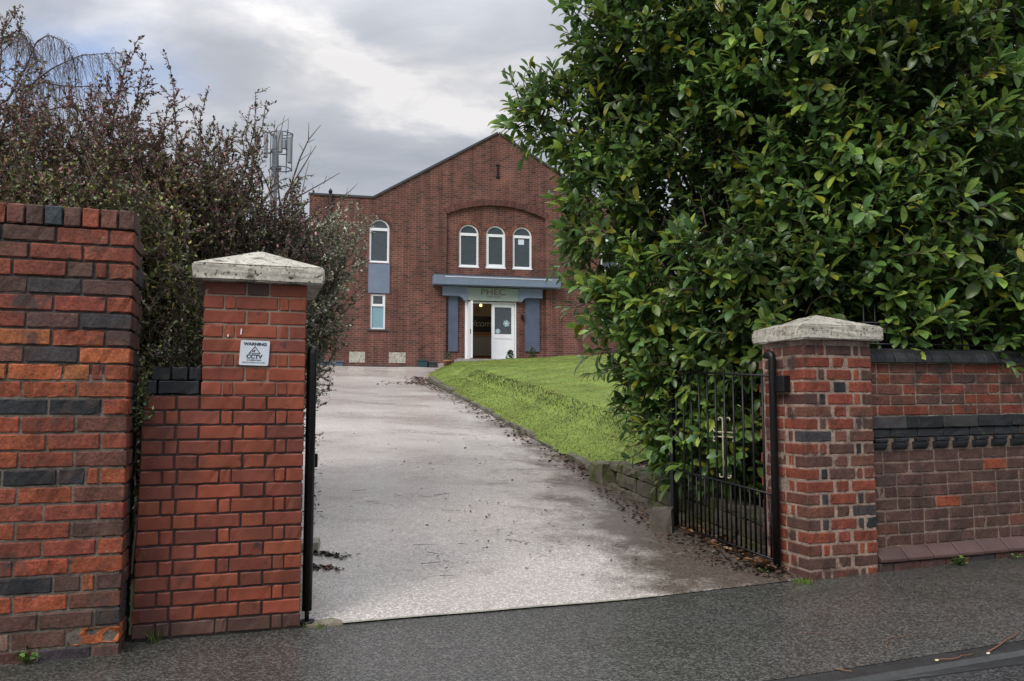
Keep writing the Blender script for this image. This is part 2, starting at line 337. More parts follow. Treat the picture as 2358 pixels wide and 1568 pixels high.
# base ground, reaching the horizon
def axis(lo, hi, fine, n): return np.concatenate([-np.geomspace(fine, -lo, n)[::-1], np.linspace(-fine, fine, 41)[1:-1], np.geomspace(fine, hi, n)])
gx = axis(-600, 600, 30, 12); gy = axis(-400, 700, 40, 12)
def gfn(x, y):
    s, q = sq(x, y)
    return (x, y, float(hz(x, y)) - .12 - (0.15 if q < 0 else 0))
tag(mk('ground', *grid(gx, gfn, gy), M['earth'], smooth=True), kind='structure')
# pavement, kerb, road
ss = np.linspace(-14, 18, 129)
KT = 3.02 - T0
def pavefn(s, q): return s * R_ + (q + T0) * N_ + np.array([0, 0, float(pz(s)) + .012 * (q if q < 0 else 0)])
qq_ = np.linspace(KT, .12, 9); pc = np.array([(np.clip(-q * .30 - .28 * np.clip((s_ - 3.2) / 1.2, 0, 1) - .12 * np.clip((-s_ - .2) / .5, 0, 1), 0, 1), .3, 0) for s_ in ss for q in qq_])  # mask: moss along the walls, plus shade painted in towards the right
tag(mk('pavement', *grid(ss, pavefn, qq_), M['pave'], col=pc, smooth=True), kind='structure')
def kz(s): return float(pz(s)) + .012 * KT
kb = []
prof = lambda s: [(KT + .0, kz(s) - .002), (KT - .10, kz(s) - .003), (KT - .125, kz(s) - .018), (KT - .135, min(kz(s) - .02, -.03)), (KT - .135, -.12)]
V = np.array([s * R_ + (q + T0) * N_ + np.array([0, 0, z]) for s in ss for q, z in prof(s)])
F = np.array([(i * 5 + j, (i + 1) * 5 + j, (i + 1) * 5 + j + 1, i * 5 + j + 1) for i in range(len(ss) - 1) for j in range(4)])
M['kerb'] = mat('kerb_stone', (.028, .028, .028), rough=.5, noise=[(6, .6, 1.3), (50, .8, 1.2)], bump=[(60, .4, .004)])
tag(mk('kerb', V, F, M['kerb'], smooth=False), kind='structure')
tag(mk('road', *grid(ss, lambda s, q: s * R_ + (q + T0) * N_ + np.array([0, 0, -.035]), np.linspace(-14, KT - .12, 10)), M['road']), kind='structure')
# driveway: left edge and the kerb line on its right
KL = [GH(*p) for p in ((1865, 1338), (1800, 1322), (1560, 1222), (1480, 1168), (1400, 1115), (1330, 1066), (1200, 995), (1090, 935), (1010, 893), (985, 876), (985, 866), (1003, 856), (1020, 849))]
KL = np.array(KL)
ky = KL[:, 1]; o = np.argsort(ky); ky = ky[o]; kx = KL[o, 0]
def xk(y): return np.interp(y, ky, kx)
ly = np.array([4.2, 6, 9, 13, 18, 22, 31]); lx = np.array([-1.1, -1.75, -2.6, -4.2, -7.0, -9.2, -9.6])
ys = np.concatenate([np.linspace(4.0, 12, 81), np.linspace(12.2, 30, 60)])
DC = []
def drvV():
    V = []; nv = 65
    for y in ys:
        a, b = np.interp(y, ly, lx), xk(y) + .25 if y < 26.8 else 6.0
        for u in np.linspace(0, 1, nv):
            x = a + (b - a) * u
            s, q = sq(x, y)
            qq = max(q, .0)
            p = s * R_ + (qq + T0) * N_
            V.append((p[0], p[1], float(hz(p[0], p[1])) + .004 + .012 * math.sin(x * 2.1 + y) * min(1, qq))); DC.append(((b - x) if y < 26.8 else 5, max(q, 0), 0))
    n = len(ys)
    F = np.array([(i * nv + j, i * nv + j + 1, (i + 1) * nv + j + 1, (i + 1) * nv + j) for i in range(n - 1) for j in range(nv - 1)])
    return np.array(V), F
DV, DF = drvV(); DC = np.array(DC)
tag(mk('driveway', DV, DF, M['drive'], col=np.stack([np.clip(DC[:, 0] / 3, 0, 1), np.clip(DC[:, 1] / 20, 0, 1), DC[:, 2]], 1), smooth=True), kind='structure')
# pale edging strip between driveway and pavement
M['strip'] = mat('concrete_strip', (.30, .29, .24), rough=.55, noise=[(9, .7, 1.2), (60, .8, 1.2)])
V, F = grid(np.linspace(.30, 2.35, 30), lambda s, q: s * R_ + (q + T0 + .004 * math.sin(s * 9)) * N_ + np.array([0, 0, float(pz(s)) + .0085]), [-.018, .012])
tag(mk('edging_strip', V, F, M['strip']), kind='structure')
# lawn
def smooth(a, b, x): t = np.clip((x - a) / (b - a), 0, 1); return t * t * (3 - 2 * t)
YS0 = 8.6
def lawnz(x, y):
    u = x - xk(y)
    w_ = 1 - smooth(19, 25, y)
    bank = .09 + .13 * smooth(.05, .6, u) + .20 * w_ * smooth(.62, .92, u) + .03 * w_ * smooth(.85, 1.0, u) + .085 * np.clip(u - .9 * w_, 0, 7.5)
    bump = .012 * np.sin(x * 3.1 + y * 1.7) + .008 * np.sin(x * 7.7 - y * 5.3)
    return hz(x, y) + bank * smooth(0, .12, u + .02) + bump * smooth(.2, .8, u)
def lawn_grid(y0, y1, n, um=14, nu=56):
    V = []; yy = np.linspace(y0, y1, n); uu = um * np.linspace(0, 1, nu) ** 1.8
    for y in yy:
        for u in uu:
            x = xk(y) + u; V.append((x, y, float(lawnz(x, y))))
    k = len(V)
    F = [(i * nu + j, i * nu + j + 1, (i + 1) * nu + j + 1, (i + 1) * nu + j) for i in range(n - 1) for j in range(nu - 1)]
    for j in range(nu): p = V[(n - 1) * nu + j]; V.append((p[0], p[1] + .05, p[2] - 1.0))
    F += [((n - 1) * nu + j, (n - 1) * nu + j + 1, k + j + 1, k + j) for j in range(nu - 1)]
    return np.array(V), np.array(F)
tag(mk('lawn', *lawn_grid(YS0, 27.0, 120), M['lawn'], smooth=True), kind='structure')
def soilz(x, y):
    s, q = sq(x, y); w_ = float(smooth(7.2, 8.55, y)); return (1 - w_) * (float(hz(x, y)) + .20 + .03 * math.sin(x * 5 + y * 3) + .05 * math.sin(x * 2.3)) + w_ * (float(lawnz(x, y)) - .015)
V = []; yy = np.linspace(4.7, YS0 + .15, 30); uu = 14 * np.linspace(0, 1, 40) ** 1.6
BW0, BW1 = np.array([1.90, 5.98]), np.array(GH(1400, 1112)[:2])     # low block wall behind the gate
def xb(y): return np.interp(y, [BW0[1], BW1[1]], [BW0[0], BW1[0]]) + .12
for y in yy:
    for u in uu:
        x = xb(y) + u; s, q = sq(x, y); q = max(q, .34); p = s * R_ + (q + T0) * N_
        V.append((p[0], p[1], soilz(p[0], p[1])))
F = np.array([(i * 40 + j, i * 40 + j + 1, (i + 1) * 40 + j + 1, (i + 1) * 40 + j) for i in range(29) for j in range(39)])
tag(mk('soil', np.array(V), F, M['soil'], smooth=True), kind='structure')
# ------------------------------------------------------------------ near brickwork
COL = dict(O=(.36, .108, .040), o=(.265, .066, .031), r=(.20, .052, .031), p=(.14, .055, .040), d=(.094, .048, .038), b=(.050, .045, .047), B=(.021, .023, .027), t=(.2, .12, .09), k=(.235, .058, .030), K=(.175, .046, .029), m=(.086, .047, .038))
def brick(mb, O, U, Vv, Nn, L_, H_, depth, c, rough=.0012, nu=8, nv=4):
    """one brick: front face L x H at O along U and Vv, Nn points into the wall; worn edges, uneven face"""
    e = .005
    us = np.concatenate([[0], np.linspace(e, L_ - e, nu - 2), [L_]]); vs = np.concatenate([[0], np.linspace(e, H_ - e, nv - 2), [H_]])
    A, B = np.meshgrid(us, vs, indexing='ij'); D = np.zeros_like(A)
    D[0, :] = D[-1, :] = .0045; D[:, 0] = D[:, -1] = .0045
    D += rng.normal(0, rough, A.shape); D[1:-1, 1:-1] += rng.normal(0, rough)
    A = A + rng.normal(0, .0009, A.shape); B = B + rng.normal(0, .0012, A.shape)
    A[0, 0] += .003; A[0, -1] += .003; A[-1, 0] -= .003; A[-1, -1] -= .003
    if rng.random() < .35:
        ci, cj = random.choice((1, -2)), random.choice((1, -2)); D[ci, cj] += rng.uniform(.002, .007); D[0 if ci == 1 else -1, 0 if cj == 1 else -1] += .008
    fr = O + A[..., None] * U + B[..., None] * Vv + D[..., None] * Nn
    V = fr.reshape(-1, 3); F = [(i * nv + j, (i + 1) * nv + j, (i + 1) * nv + j + 1, i * nv + j + 1) for i in range(nu - 1) for j in range(nv - 1)]
    ring = [i * nv for i in range(nu)] + [(nu - 1) * nv + j for j in range(1, nv)] + [i * nv + nv - 1 for i in range(nu - 2, -1, -1)] + [j for j in range(nv - 2, 0, -1)]
    n0 = len(V); ex = V[ring] * 1.0; ctr = O + U * L_ / 2 + Vv * H_ / 2
    back = ex + Nn * depth
    V = np.concatenate([V, back]); m = len(ring)
    F += [(ring[(k + 1) % m], ring[k], n0 + k, n0 + (k + 1) % m) for k in range(m)]
    c = np.array(c) * rng.uniform(.86, 1.14); c = c * (1 + rng.normal(0, .03, 3))
    vc = np.tile(np.clip(c, .01, 1), (len(V), 1)) * rng.uniform(.9, 1.1, (len(V), 1))
    mb.add(V, F, vc)
MORT = dict(dark=(.055, .05, .045), grey=(.15, .13, .105), pink=(.32, .235, .19))
UP = np.array([0, 0, 1.])
# --- tall wall at the left
def left_wall():
    rows = ["", "Hr Sr Sd Sb", "Sr Sr Sp", "Hr Qr Hd Sr Sr", "Sd Sb Sd", "Ho Sr Sr Sr", "Sb Sd Sr", "Hd So SO Sr", "SO Sb Sp", "Ho Qr HO SO SO", "So So So", "Ho SB SB So",
            "Sp Sr So", "Hr Sr So So", "Sp Sr So", "Ho Qo HB SB SB", "Sp So Sr", "Hr Sr Sr Sr", "Sd Sr So", "Ho Sr Sr Sr", "So So Sr", "Hd QO Hd SB SB", "Sp So So", "Hb Sd Sd", "S* Sd St", "Hd Sb Sd"]
    PIT = .0812; ZT = 2.095; T = 4.22; SR = -.556; SL = -3.4
    mb = MB(); ln = dict(S=.216, H=.106, Q=.048)
    for i, rw in enumerate(rows):
        z1 = ZT - i * PIT - (.02 if i else 0); hgt = PIT - .011
        s = SR; toks = rw.split(); k = 0
        if i == 0:
            cs = "dpodBdprrpodrpbrdrpo" * 3; k = 0
            while s > SL:
                brick(mb, Wp(s - .071, T - .004, z1 - .092), R_, UP, N_, .071, .092, .15, COL[cs[k]] if cs[k] != 'B' else (.045, .055, .07), .0016, 6, 5); s -= .079; k += 1
            continue
        while s > SL:
            tk = toks[k] if k < len(toks) else random.choice(['S', 'S', 'H']) + random.choice("rroopdrb")
            L_ = ln[tk[0]]; c = tk[1]; rg = .0013
            if c in 'Oo': rg = .002
            if c == '*': c = 'O'; rg = .008
            j = rng.normal(0, .0012)
            brick(mb, Wp(s - L_, T + j, z1 - hgt), R_, UP, N_, L_, hgt, .10, COL[c], rg, 9 if tk[0] == 'S' else 6, 5 if rg > .003 else 4)
            s -= L_ + .0105; k += 1
        # end face bricks at the right-hand return, its shade put into dark brick colours
        a = T + .10 + .011
        for L_ in ((.216, .106) if i % 2 else (.106, .216)):
            brick(mb, Wp(SR - (.012 if a > T + .15 else 0), a, z1 - hgt), N_, UP, -R_, L_, hgt, .06, COL[random.choice('bddb')], .0025, 6, 4); a += L_ + .011
    n_b = len(mb.F)
    mb.box(Wp(SL, T + .0065, -.1), (SR - SL - .012) * R_, .33 * N_, UP * (1.30 + .1), MORT['grey']); mb.box(Wp(SL, T + .009, 1.301), (SR - SL - .012) * R_, .33 * N_, UP * (ZT - .10 - 1.301), MORT['dark'])
    mb.box(Wp(SL, T + .02, ZT - .102), (SR - SL - .012) * R_, .30 * N_, UP * .085, MORT['dark'])
    o = mb.build('brick_wall', M['brick']); tag(o, 'tall weathered brick wall of orange, red and blue bricks at the left edge', 'wall')
left_wall()
def row(mb, s0, z0, h, T, widths, cols, jt=.010, rough=.001, depth=.1, first_depth=None, last=None):
    s = s0
    for i, (w_, c) in enumerate(zip(widths, cols)):
        brick(mb, Wp(s, T + rng.normal(0, .0008), z0), R_, UP, N_, w_, h, first_depth if (i == 0 and first_depth) else depth, COL[c] if isinstance(c, str) else c, rough, 8 if w_ > .15 else 6, 4)
        s += w_ + jt
    return s
# --- left gate pillar with its wing wall
def left_pillar():
    T = 4.40; SL, SR = -.243, .272; PIT = .0747; n = 24
    th = thing('gate_pillar', 'smooth red brick gate pillar with pale stone cap, left of the driveway', 'pillar', Wp(.015, T + .25, 0))
    mb = MB()
    for i in range(n):
        z0 = .012 + i * PIT; h = PIT - .0085; low = i < 16
        A = [.205, .104, .186]; B = [.098, .052, .206, .052, .085] if not low else [.052, .206, .05, .085]
        ws = A if i % 2 else B
        jt = (SR - SL - sum(ws)) / max(1, len(ws) - 1)
        cs = [('k' if rng.random() < (.55 if low else .85) else 'K') for _ in ws]
        if i == 0: cs = ['d'] * len(ws)
        if i == 23 and False: pass
        if i == 24 - 1: cs[3 if len(cs) > 3 else 1] = 'd'
        row(mb, SL + (.103 if low and i % 2 == 0 else 0), z0, h, T, ws, cs, jt if not (low and i % 2 == 0) else (SR - SL - .103 - sum(ws)) / 3, .0008)
        a = T + .10 + jt
        for L_ in (.205, .10, .1):
            brick(mb, Wp(SR, a, z0), N_, UP, -R_, L_, h, .06, COL[random.choice('kKK')], .0009, 6, 4); a += L_ + jt
    mb.box(Wp(SL + .006, T + .0065, 1.205), (SR - SL - .012) * R_, .50 * N_, UP * .602, (.26, .20, .15)); mb.box(Wp(SL + .006, T + .0075, -.05), (SR - SL - .012) * R_, .50 * N_, UP * 1.254, (.022, .02, .018))
    mb.build('shaft', M['smooth_brick'], th)
    cap(th, -.300, .358, T - .062, .66, 1.795, .088, .222)
    # chipped white paint marks
    wp = MB()
    for px, py, a, b in ((553, 770, .012, .03), (523, 775, .006, .012)):
        r = ray(px, py); q = np.array([0, 0, CZ]) + r * (T - .004) / (r @ N_); wp.box(q, R_ * .006, N_ * .002, UP * b + R_ * .002)
    wp.build('paint_mark', M['white'], th)
    # wing wall
    wl = thing('wing_wall', 'low red brick wing wall with black coping joined to the left gate pillar', 'wall', Wp(-.39, T + .15, 0))
    mb = MB(); S0 = -.528
    for i in range(16):
        z0 = .012 + i * PIT; h = PIT - .0085; lean = .02 - .0 * i
        ws = ([.155, .105] if i % 2 else [.08, .19])
        x0 = S0 + .0012 * i; tot = SL + (.103 if i % 2 == 0 else 0) - .009 - x0; ws = ws if i % 2 else [.105, .066, .206]; jt = .009; k = (tot - jt * (len(ws) - 1)) / sum(ws); ws = [q * k for q in ws]
        row(mb, x0, z0, h, T, ws, [random.choice('kKKK') if i else 'd' for _ in ws], jt, .001)
    mb.box(Wp(S0 + .012, T + .0078, -.05), (SL - S0 - .008) * R_, .30 * N_, UP * 1.255, (.022, .02, .018))
    mb.build('brickwork', M['smooth_brick'], wl)
    cp = MB()
    for k in range(2):
        z0 = 1.212 + k * .072
        s = S0 + .02 + .03 * k
        for w_ in ((.055, SL - S0 - .09) if k == 0 else (.085, .075, .085, .02)):
            w2 = min(w_, SL - .004 - s)
            if w2 < .01: break
            brick(cp, Wp(s, T + .012 * k + .004, z0), R_, UP, N_, w2, .066, .24, COL['B'], .0015, 7, 4); s += w2 + .007
    cp.build('coping', M['engineering'], wl)
def cap(th, s0, s1, t0, wd, z0, hh, rise):
    """pyramidal stone cap with a worn vertical edge"""
    bm = bmesh.new(); c = []
    for (s, t) in ((s0, t0), (s1, t0), (s1, t0 + wd), (s0, t0 + wd)): c.append((s, t))
    lo = [bm.verts.new(Wp(s, t, z0)) for s, t in c]
    sm, tm = (s0 + s1) / 2, t0 + wd / 2
    up = [bm.verts.new(Wp(s, t, z0 + hh)) for s, t in c]
    ap = bm.verts.new(Wp(sm, tm, z0 + rise))
    bm.faces.new(lo[::-1])
    for i in range(4):
        j = (i + 1) % 4; bm.faces.new((lo[i], lo[j], up[j], up[i])); bm.faces.new((up[i], up[j], ap))
    bmesh.ops.bevel(bm, geom=list(bm.edges), offset=.008, segments=2, affect='EDGES')
    bmesh.ops.triangulate(bm, faces=bm.faces[:])
    bmesh.ops.subdivide_edges(bm, edges=[e for e in bm.edges if e.calc_length() > .05], cuts=3, use_grid_fill=True)
    bmesh.ops.triangulate(bm, faces=bm.faces[:])
    for v in bm.verts: v.co += Vector(rng.normal(0, .0018, 3))
    V = np.array([v.co[:] for v in bm.verts]); bm.verts.index_update(); F = [[v.index for v in f.verts] for f in bm.faces]; bm.free()
    return mk('cap', V, F, M['stone'], th)
left_pillar()
# --- right gate pillar
def right_pillar():
    T = 4.40; S0, S1 = 3.435, 3.985; PIT = .0815
    th = thing('gate_pillar', 'mottled red and blue brick gate pillar with wide pale joints, right of the driveway', 'pillar', Wp(3.71, T + .27, .04))
    mb = MB(); pal = "rpdrpprpdrpKbrdBrpd"
    for i in range(19):
        z0 = .022 + i * PIT; h = PIT - .0155 + rng.normal(0, .0015)
        odd = i % 2
        ws = [.208, .092, .19] if odd else [.100, .045, .20, .04, .085]
        jt = (S1 - S0 - sum(ws)) / (len(ws) - 1)
        def pick():
            c = random.choice(pal)
            return c
        cs = [pick() for _ in ws]
        if i < 2: cs = [random.choice('pddr') for _ in ws]
        for k in range(len(ws)):
            if ws[k] < .05: cs[k] = random.choice('obdBr')
        fd = .100 if odd else .208
        row(mb, S0 + rng.normal(0, .001), z0, h, T, ws, cs, jt, .0013, .1, fd)
        a = T + fd + jt
        for L_ in ([.05, .208, .035] if odd else [.1, .08]):
            brick(mb, Wp(S0 + rng.normal(0, .0012), a, z0), N_, UP, R_, L_, h, .08, COL[random.choice('rrpdrp')], .0018, 7, 4); a += L_ + jt
    mb.box(Wp(S0 + .004, T + .0052, -.06), (S1 - S0 - .010) * R_, .44 * N_, UP * 1.645, MORT['pink'])
    o = mb.build('shaft', M['brick'], th)
    cap(th, S0 - .045, S1 + .062, T - .055, .55, 1.588, .094, .195)
    mo = MB(); mo.box(Wp(S0 + .02, T + .012, 1.565), (S1 - S0 - .04) * R_, .41 * N_, UP * .03, (.12, .085, .065)); mo.build('mortar_bed', M['brick'], th)
right_pillar()
# --- right boundary wall with bands, dentils, plinth
def right_wall():
    T = 4.455; S0, S1 = 3.992, 10.5
    th = thing('boundary_wall', 'dark brick boundary wall with black coping, dentil band and sloped plinth, right of the gate', 'wall', Wp(7, T + .1, .1))
    def tilt(s): return (s - 4.0) * .012
    def courses(mb, z0, z1, n, pal, T_, jm, rough=.0012):
        pit = (z1 - z0) / n
        for i in range(n):
            s = S0 + (.006 if i % 2 else -.0); k = 0
            s += 0; first = True
            while s < S1:
                w_ = random.choice([.212, .212, .212, .102]) if not first or i % 2 else .108
                first = False; c = random.choice(pal)
                near = s < 6.3
                brick(mb, Wp(s, T_ + rng.normal(0, .001), z0 + i * pit + tilt(s) + rng.normal(0, .0006)), R_, UP, N_, w_, pit - jm, .08, COL[c], rough, 7 if near else 3 + 1, 4)
                s += w_ + .009
    def box(mb, z0, z1, T_, dep, c):
        v0, v1 = tilt(S0), tilt(S1)
        mb.box(Wp(S0 + .003, T_, z0 + v0), (S1 - S0) * R_ + UP * (v1 - v0), dep * N_, UP * (z1 - z0), c)
    mb = MB(); courses(mb, 1.085, 1.45, 5, "KpprppdKKKp", T + .03, .008, .0009); box(mb, 1.06, 1.46, T + .0345, .22, (.24, .20, .16)); mb.build('upper_brickwork', M['brick'], th)
    mb = MB(); courses(mb, .205, .852, 8, "mmmmddmbpm" + "m" * 12 + "o", T, .0105, .001); box(mb, .0, .93, T + .0045, .24, (.21, .155, .125)); mb.build('lower_brickwork', M['brick'], th)
    # black bands and dentils
    mb = MB(); s = S0
    while s < S1:
        for (w_, z0, h, t_) in ((.30, .998, .082, T - .025), (.218, .932, .064, T - .012)):
            pass
        s += 1e9
    for z0, h, t_, w_ in ((.998, .08, T - .02, .31), (.935, .058, T - .006, .225)):
        s = S0 + (.0 if h > .06 else -.05) + .001
        while s < S1:
            a = max(s, S0); ww = s + w_ - a
            brick(mb, Wp(a, t_, z0 + tilt(a)), R_, UP, N_, ww, h, .12, COL['B'] if rng.random() < .8 else COL['b'], .0012, 7, 5); s += w_ + .007
    mb.build('string_course', M['engineering'], th)
    mb = MB(); s = S0 + .012
    while s < S1:
        z = .862 + tilt(s)
        brick(mb, Wp(s + .018, T - .030, z + .042), R_, UP, N_, .108, .026, .1, COL['B'], .0008, 5, 4)
        # lower rounded half of the dentil
        V = []; w_ = .112
        for k in range(5):
            a = k / 4 * math.pi / 2; dd = .030 * math.cos(a) ; zz = z + .04 - .052 * math.sin(a)
            for x in (s, s + w_): V.append(Wp(x, T - dd, zz))
        for x in (s, s + w_): V.append(Wp(x, T + .05, z + .04)); 
        for x in (s, s + w_): V.append(Wp(x, T + .05, z - .002))
        F = [(2 * k, 2 * k + 1, 2 * k + 3, 2 * k + 2) for k in range(4)] + [(0, 2, 4, 6, 8, 12, 10), (1, 11, 13, 9, 7, 5, 3)]
        mb.add(V, F, COL['B']); s += .178
    mb.build('dentil_band', M['engineering'], th)
    # half-round coping of header bricks
    mb = MB(); s = S0
    while s < S1:
        w_ = .078; V = []; z = 1.452 + tilt(s); nseg = 7
        g = rng.normal(0, .002)
        for x in (s, s + .003, s + w_ - .003, s + w_):
            ins = .004 if x in (s, s + w_) else 0
            for k in range(nseg + 1):
                a = k / nseg * math.pi * .62; rr = .115 - ins
                V.append(Wp(x, T + .115 - rr * math.cos(a) + g - .01, z + (rr * math.sin(a)) * .88))
        m_ = nseg + 1
        F = [(j * m_ + k, (j + 1) * m_ + k, (j + 1) * m_ + k + 1, j * m_ + k + 1) for j in range(3) for k in range(nseg)]
        mb.add(V, F, np.array(COL['B']) * rng.uniform(.8, 1.5)); s += w_ + .004
    mb.box(Wp(S0 + .004, T + .02, 1.45), (S1 - S0) * R_ + UP * .078, .2 * N_, UP * .085, (.03, .03, .028))
    mb.build('coping', M['engineering'], th)
    # sloped plinth bricks and the base course
    mb = MB(); s = S0 + .002
    while s < S1:
        w_ = .216; z0 = .115 + tilt(s); z1 = .205 + tilt(s); n0 = T - .075
        c = np.array((.090, .052, .046)) * rng.uniform(.75, 1.2)
        V = [Wp(x, t_, z) for x in (s, s + w_) for (t_, z) in ((n0, z0), (n0 - .002, z0 + .022), (T + .004, z1), (T + .03, z1), (T + .03, z0))]
        mb.add(V, [(0, 5, 6, 1), (1, 6, 7, 2), (2, 7, 8, 3), (0, 1, 2, 3, 4), (5, 9, 8, 7, 6), (0, 4, 9, 5)], c)
        s += w_ + .007
    o = mb.build('plinth', M['smooth_brick'], th); bevel(o, .004, 1)
    mb = MB(); courses(mb, .0, .112, 1, "ddmmb", T - .062, .004); box(mb, -.1, .108, T - .055, .2, (.03, .028, .026)); mb.build('base_course', M['brick'], th)
    return tilt
tilt = right_wall()
# --- railing above the right wall
def railing():
    T = 4.455 + .11
    th = thing('iron_railing', 'thin dark iron railing along the top of the right boundary wall', 'railing', Wp(7, T, 1.55))
    def bar(nm, a, b, r): mb = MB(); mb.tube([a, (a + b) / 2, b], r, 6); return mb.build(nm, M['iron'], th, True, False)
    s0, s1 = 4.06, 9.9
    for z in (1.585, 1.735): bar('rail', Wp(s0, T, z), Wp(s1, T, z + .075), .007)
    s = s0 + .02; i = 0
    while s < s1:
        post = i % 9 == 8
        bar('post' if post else 'bar', Wp(s, T, 1.55 + tilt(s)), Wp(s, T, (1.95 if post else 1.86) + tilt(s)), .012 if post else .0055); s += .098; i += 1
railing()
# ------------------------------------------------------------------ gates
def gate(label, hinge, end, zh, ze, ornament, bracket):
    """hinge/end: plan positions; zh/ze: (bottom, mid, top) heights at each stile"""
    hinge = np.array(hinge, float); end = np.array(end, float)
    th = thing('iron_gate', label, 'gate', (hinge[0], hinge[1], zh[0]))
    def pt(u, z): p = hinge + (end - hinge) * u; return np.array([p[0], p[1], z])
    lz = lambda k, u: zh[k] + (ze[k] - zh[k]) * u
    L_ = np.linalg.norm(end - hinge)
    def tb(nm, pts, r, n=8, m='iron'): mb = MB(); mb.tube(pts, r, n); return mb.build(nm, M[m], th, True, False)
    # hinge post: round pipe with turned-over top, pin at the foot
    d = (end - hinge) / L_; d3 = np.array([d[0], d[1], 0])
    top = zh[2] + .155
    pts = [pt(0, zh[0] - .06), pt(0, top - .03)] + [pt(0, top - .03) + np.array([0, 0, .03 * math.sin(a)]) + d3 * .03 * (1 - math.cos(a)) for a in np.linspace(.3, math.pi, 6)]
    tb('hinge_post', pts, .026, 10)
    tb('hinge_pin', [pt(0, zh[0] - .12), pt(0, zh[0] - .03)], .012, 8)
    mb = MB(); b = pt(0, zh[0] - .19); mb.abox(b - [.035, .035, 0], b + [.035, .035, .08]); o = mb.build('hinge_socket', M['iron'], th, False, False); bevel(o, .006)
    mb = MB(); q = pt(1, 0); n2 = np.array([-d3[1], d3[0], 0])
    mb.box(q - d3 * .022 - n2 * .02 + UP * (ze[0] - .03), d3 * .044, n2 * .04, UP * (ze[2] - ze[0] + .05)); mb.build('end_stile', M['iron'], th, False, False)
    for k in range(3): tb('rail', [pt(0, zh[k]), pt(.5, lz(k, .5)), pt(1, ze[k])], .009, 6)
    nb = int(round(L_ / .055)) | 1
    for i in range(1, nb):
        u = i / nb; lo = i % 2 == 0
        z1 = lz(2, u) + .03 if lo else lz(1, u)
        tb('bar', [pt(u, lz(0, u)), pt(u, (z1 + lz(0, u)) / 2), pt(u, z1)], .0085 if lo else .0072, 6)
    mb = MB(); c = pt(1, ze[1] + .16) - n2 * .02; mb.abox(c - [.03, .012, .045], c + [.03, .012, .045]); o = mb.build('latch', M['iron'], th, False, False); bevel(o, .005)
    if ornament:
        u0 = .46; ctr = pt(u0, lz(1, u0) + .03) - n2 * .016
        def lp(x, z): return ctr + d3 * x * 2.1 + UP * z
        mb = MB()
        def crv(pts): mb.tube([lp(*p) for p in pts], 0.0058, 6)
        def curl(x, z, sx, sz, r=.013):       # small hook ending a bar: leaves (x,z) heading along sz then curls to sx
            return [(x + sx * r * (1 - math.cos(a)), z + sz * r * math.sin(a)) for a in np.linspace(.2, math.pi * 1.25, 8)]
        g = .009
        for sg in (1, -1):
            crv([(sg * g, .01), (sg * g, .21), (sg * g, .43)] + curl(sg * g, .43, sg, 1))
            crv([(sg * g, .01)] + curl(sg * g, .012, sg, -1))
            crv([(0, .335), (sg * .05, .335), (sg * .062, .343), (sg * .067, .36)] + curl(sg * .067, .362, -sg, 1, .009))
            crv([(0, .30), (sg * .05, .30), (sg * .062, .292), (sg * .067, .275)] + curl(sg * .067, .273, -sg, -1, .009))
        mb.build('ornament', M['gilt'], th, True, False)
    if bracket is not None:
        mb = MB(); a = pt(0, zh[2] - .06); mb.box(a - UP * .05, bracket[0], bracket[1], UP * .11); o = mb.build('hinge_bracket', M['iron'], th, False, False); bevel(o, .004, 1)
    return th
hg = Wp(3.435 - .052, 4.40 + .26, 0)[:2]
en = P(1549, 1000, 6.65)[:2]
gate('black iron gate with cream cross ornament, standing open against the laurel', hg, en, (.118, .55, 1.355), (.19, .64, 1.44), True, (R_ * .055 - N_ * .0, -N_ * .12))
hl = Wp(.272 + .038, 4.40 + .06, 0)[:2]
gate('black iron gate seen edge on beside the left gate pillar', hl, hl * 1.24, (.135, .55, 1.30), (.22, .63, 1.385), False, None)
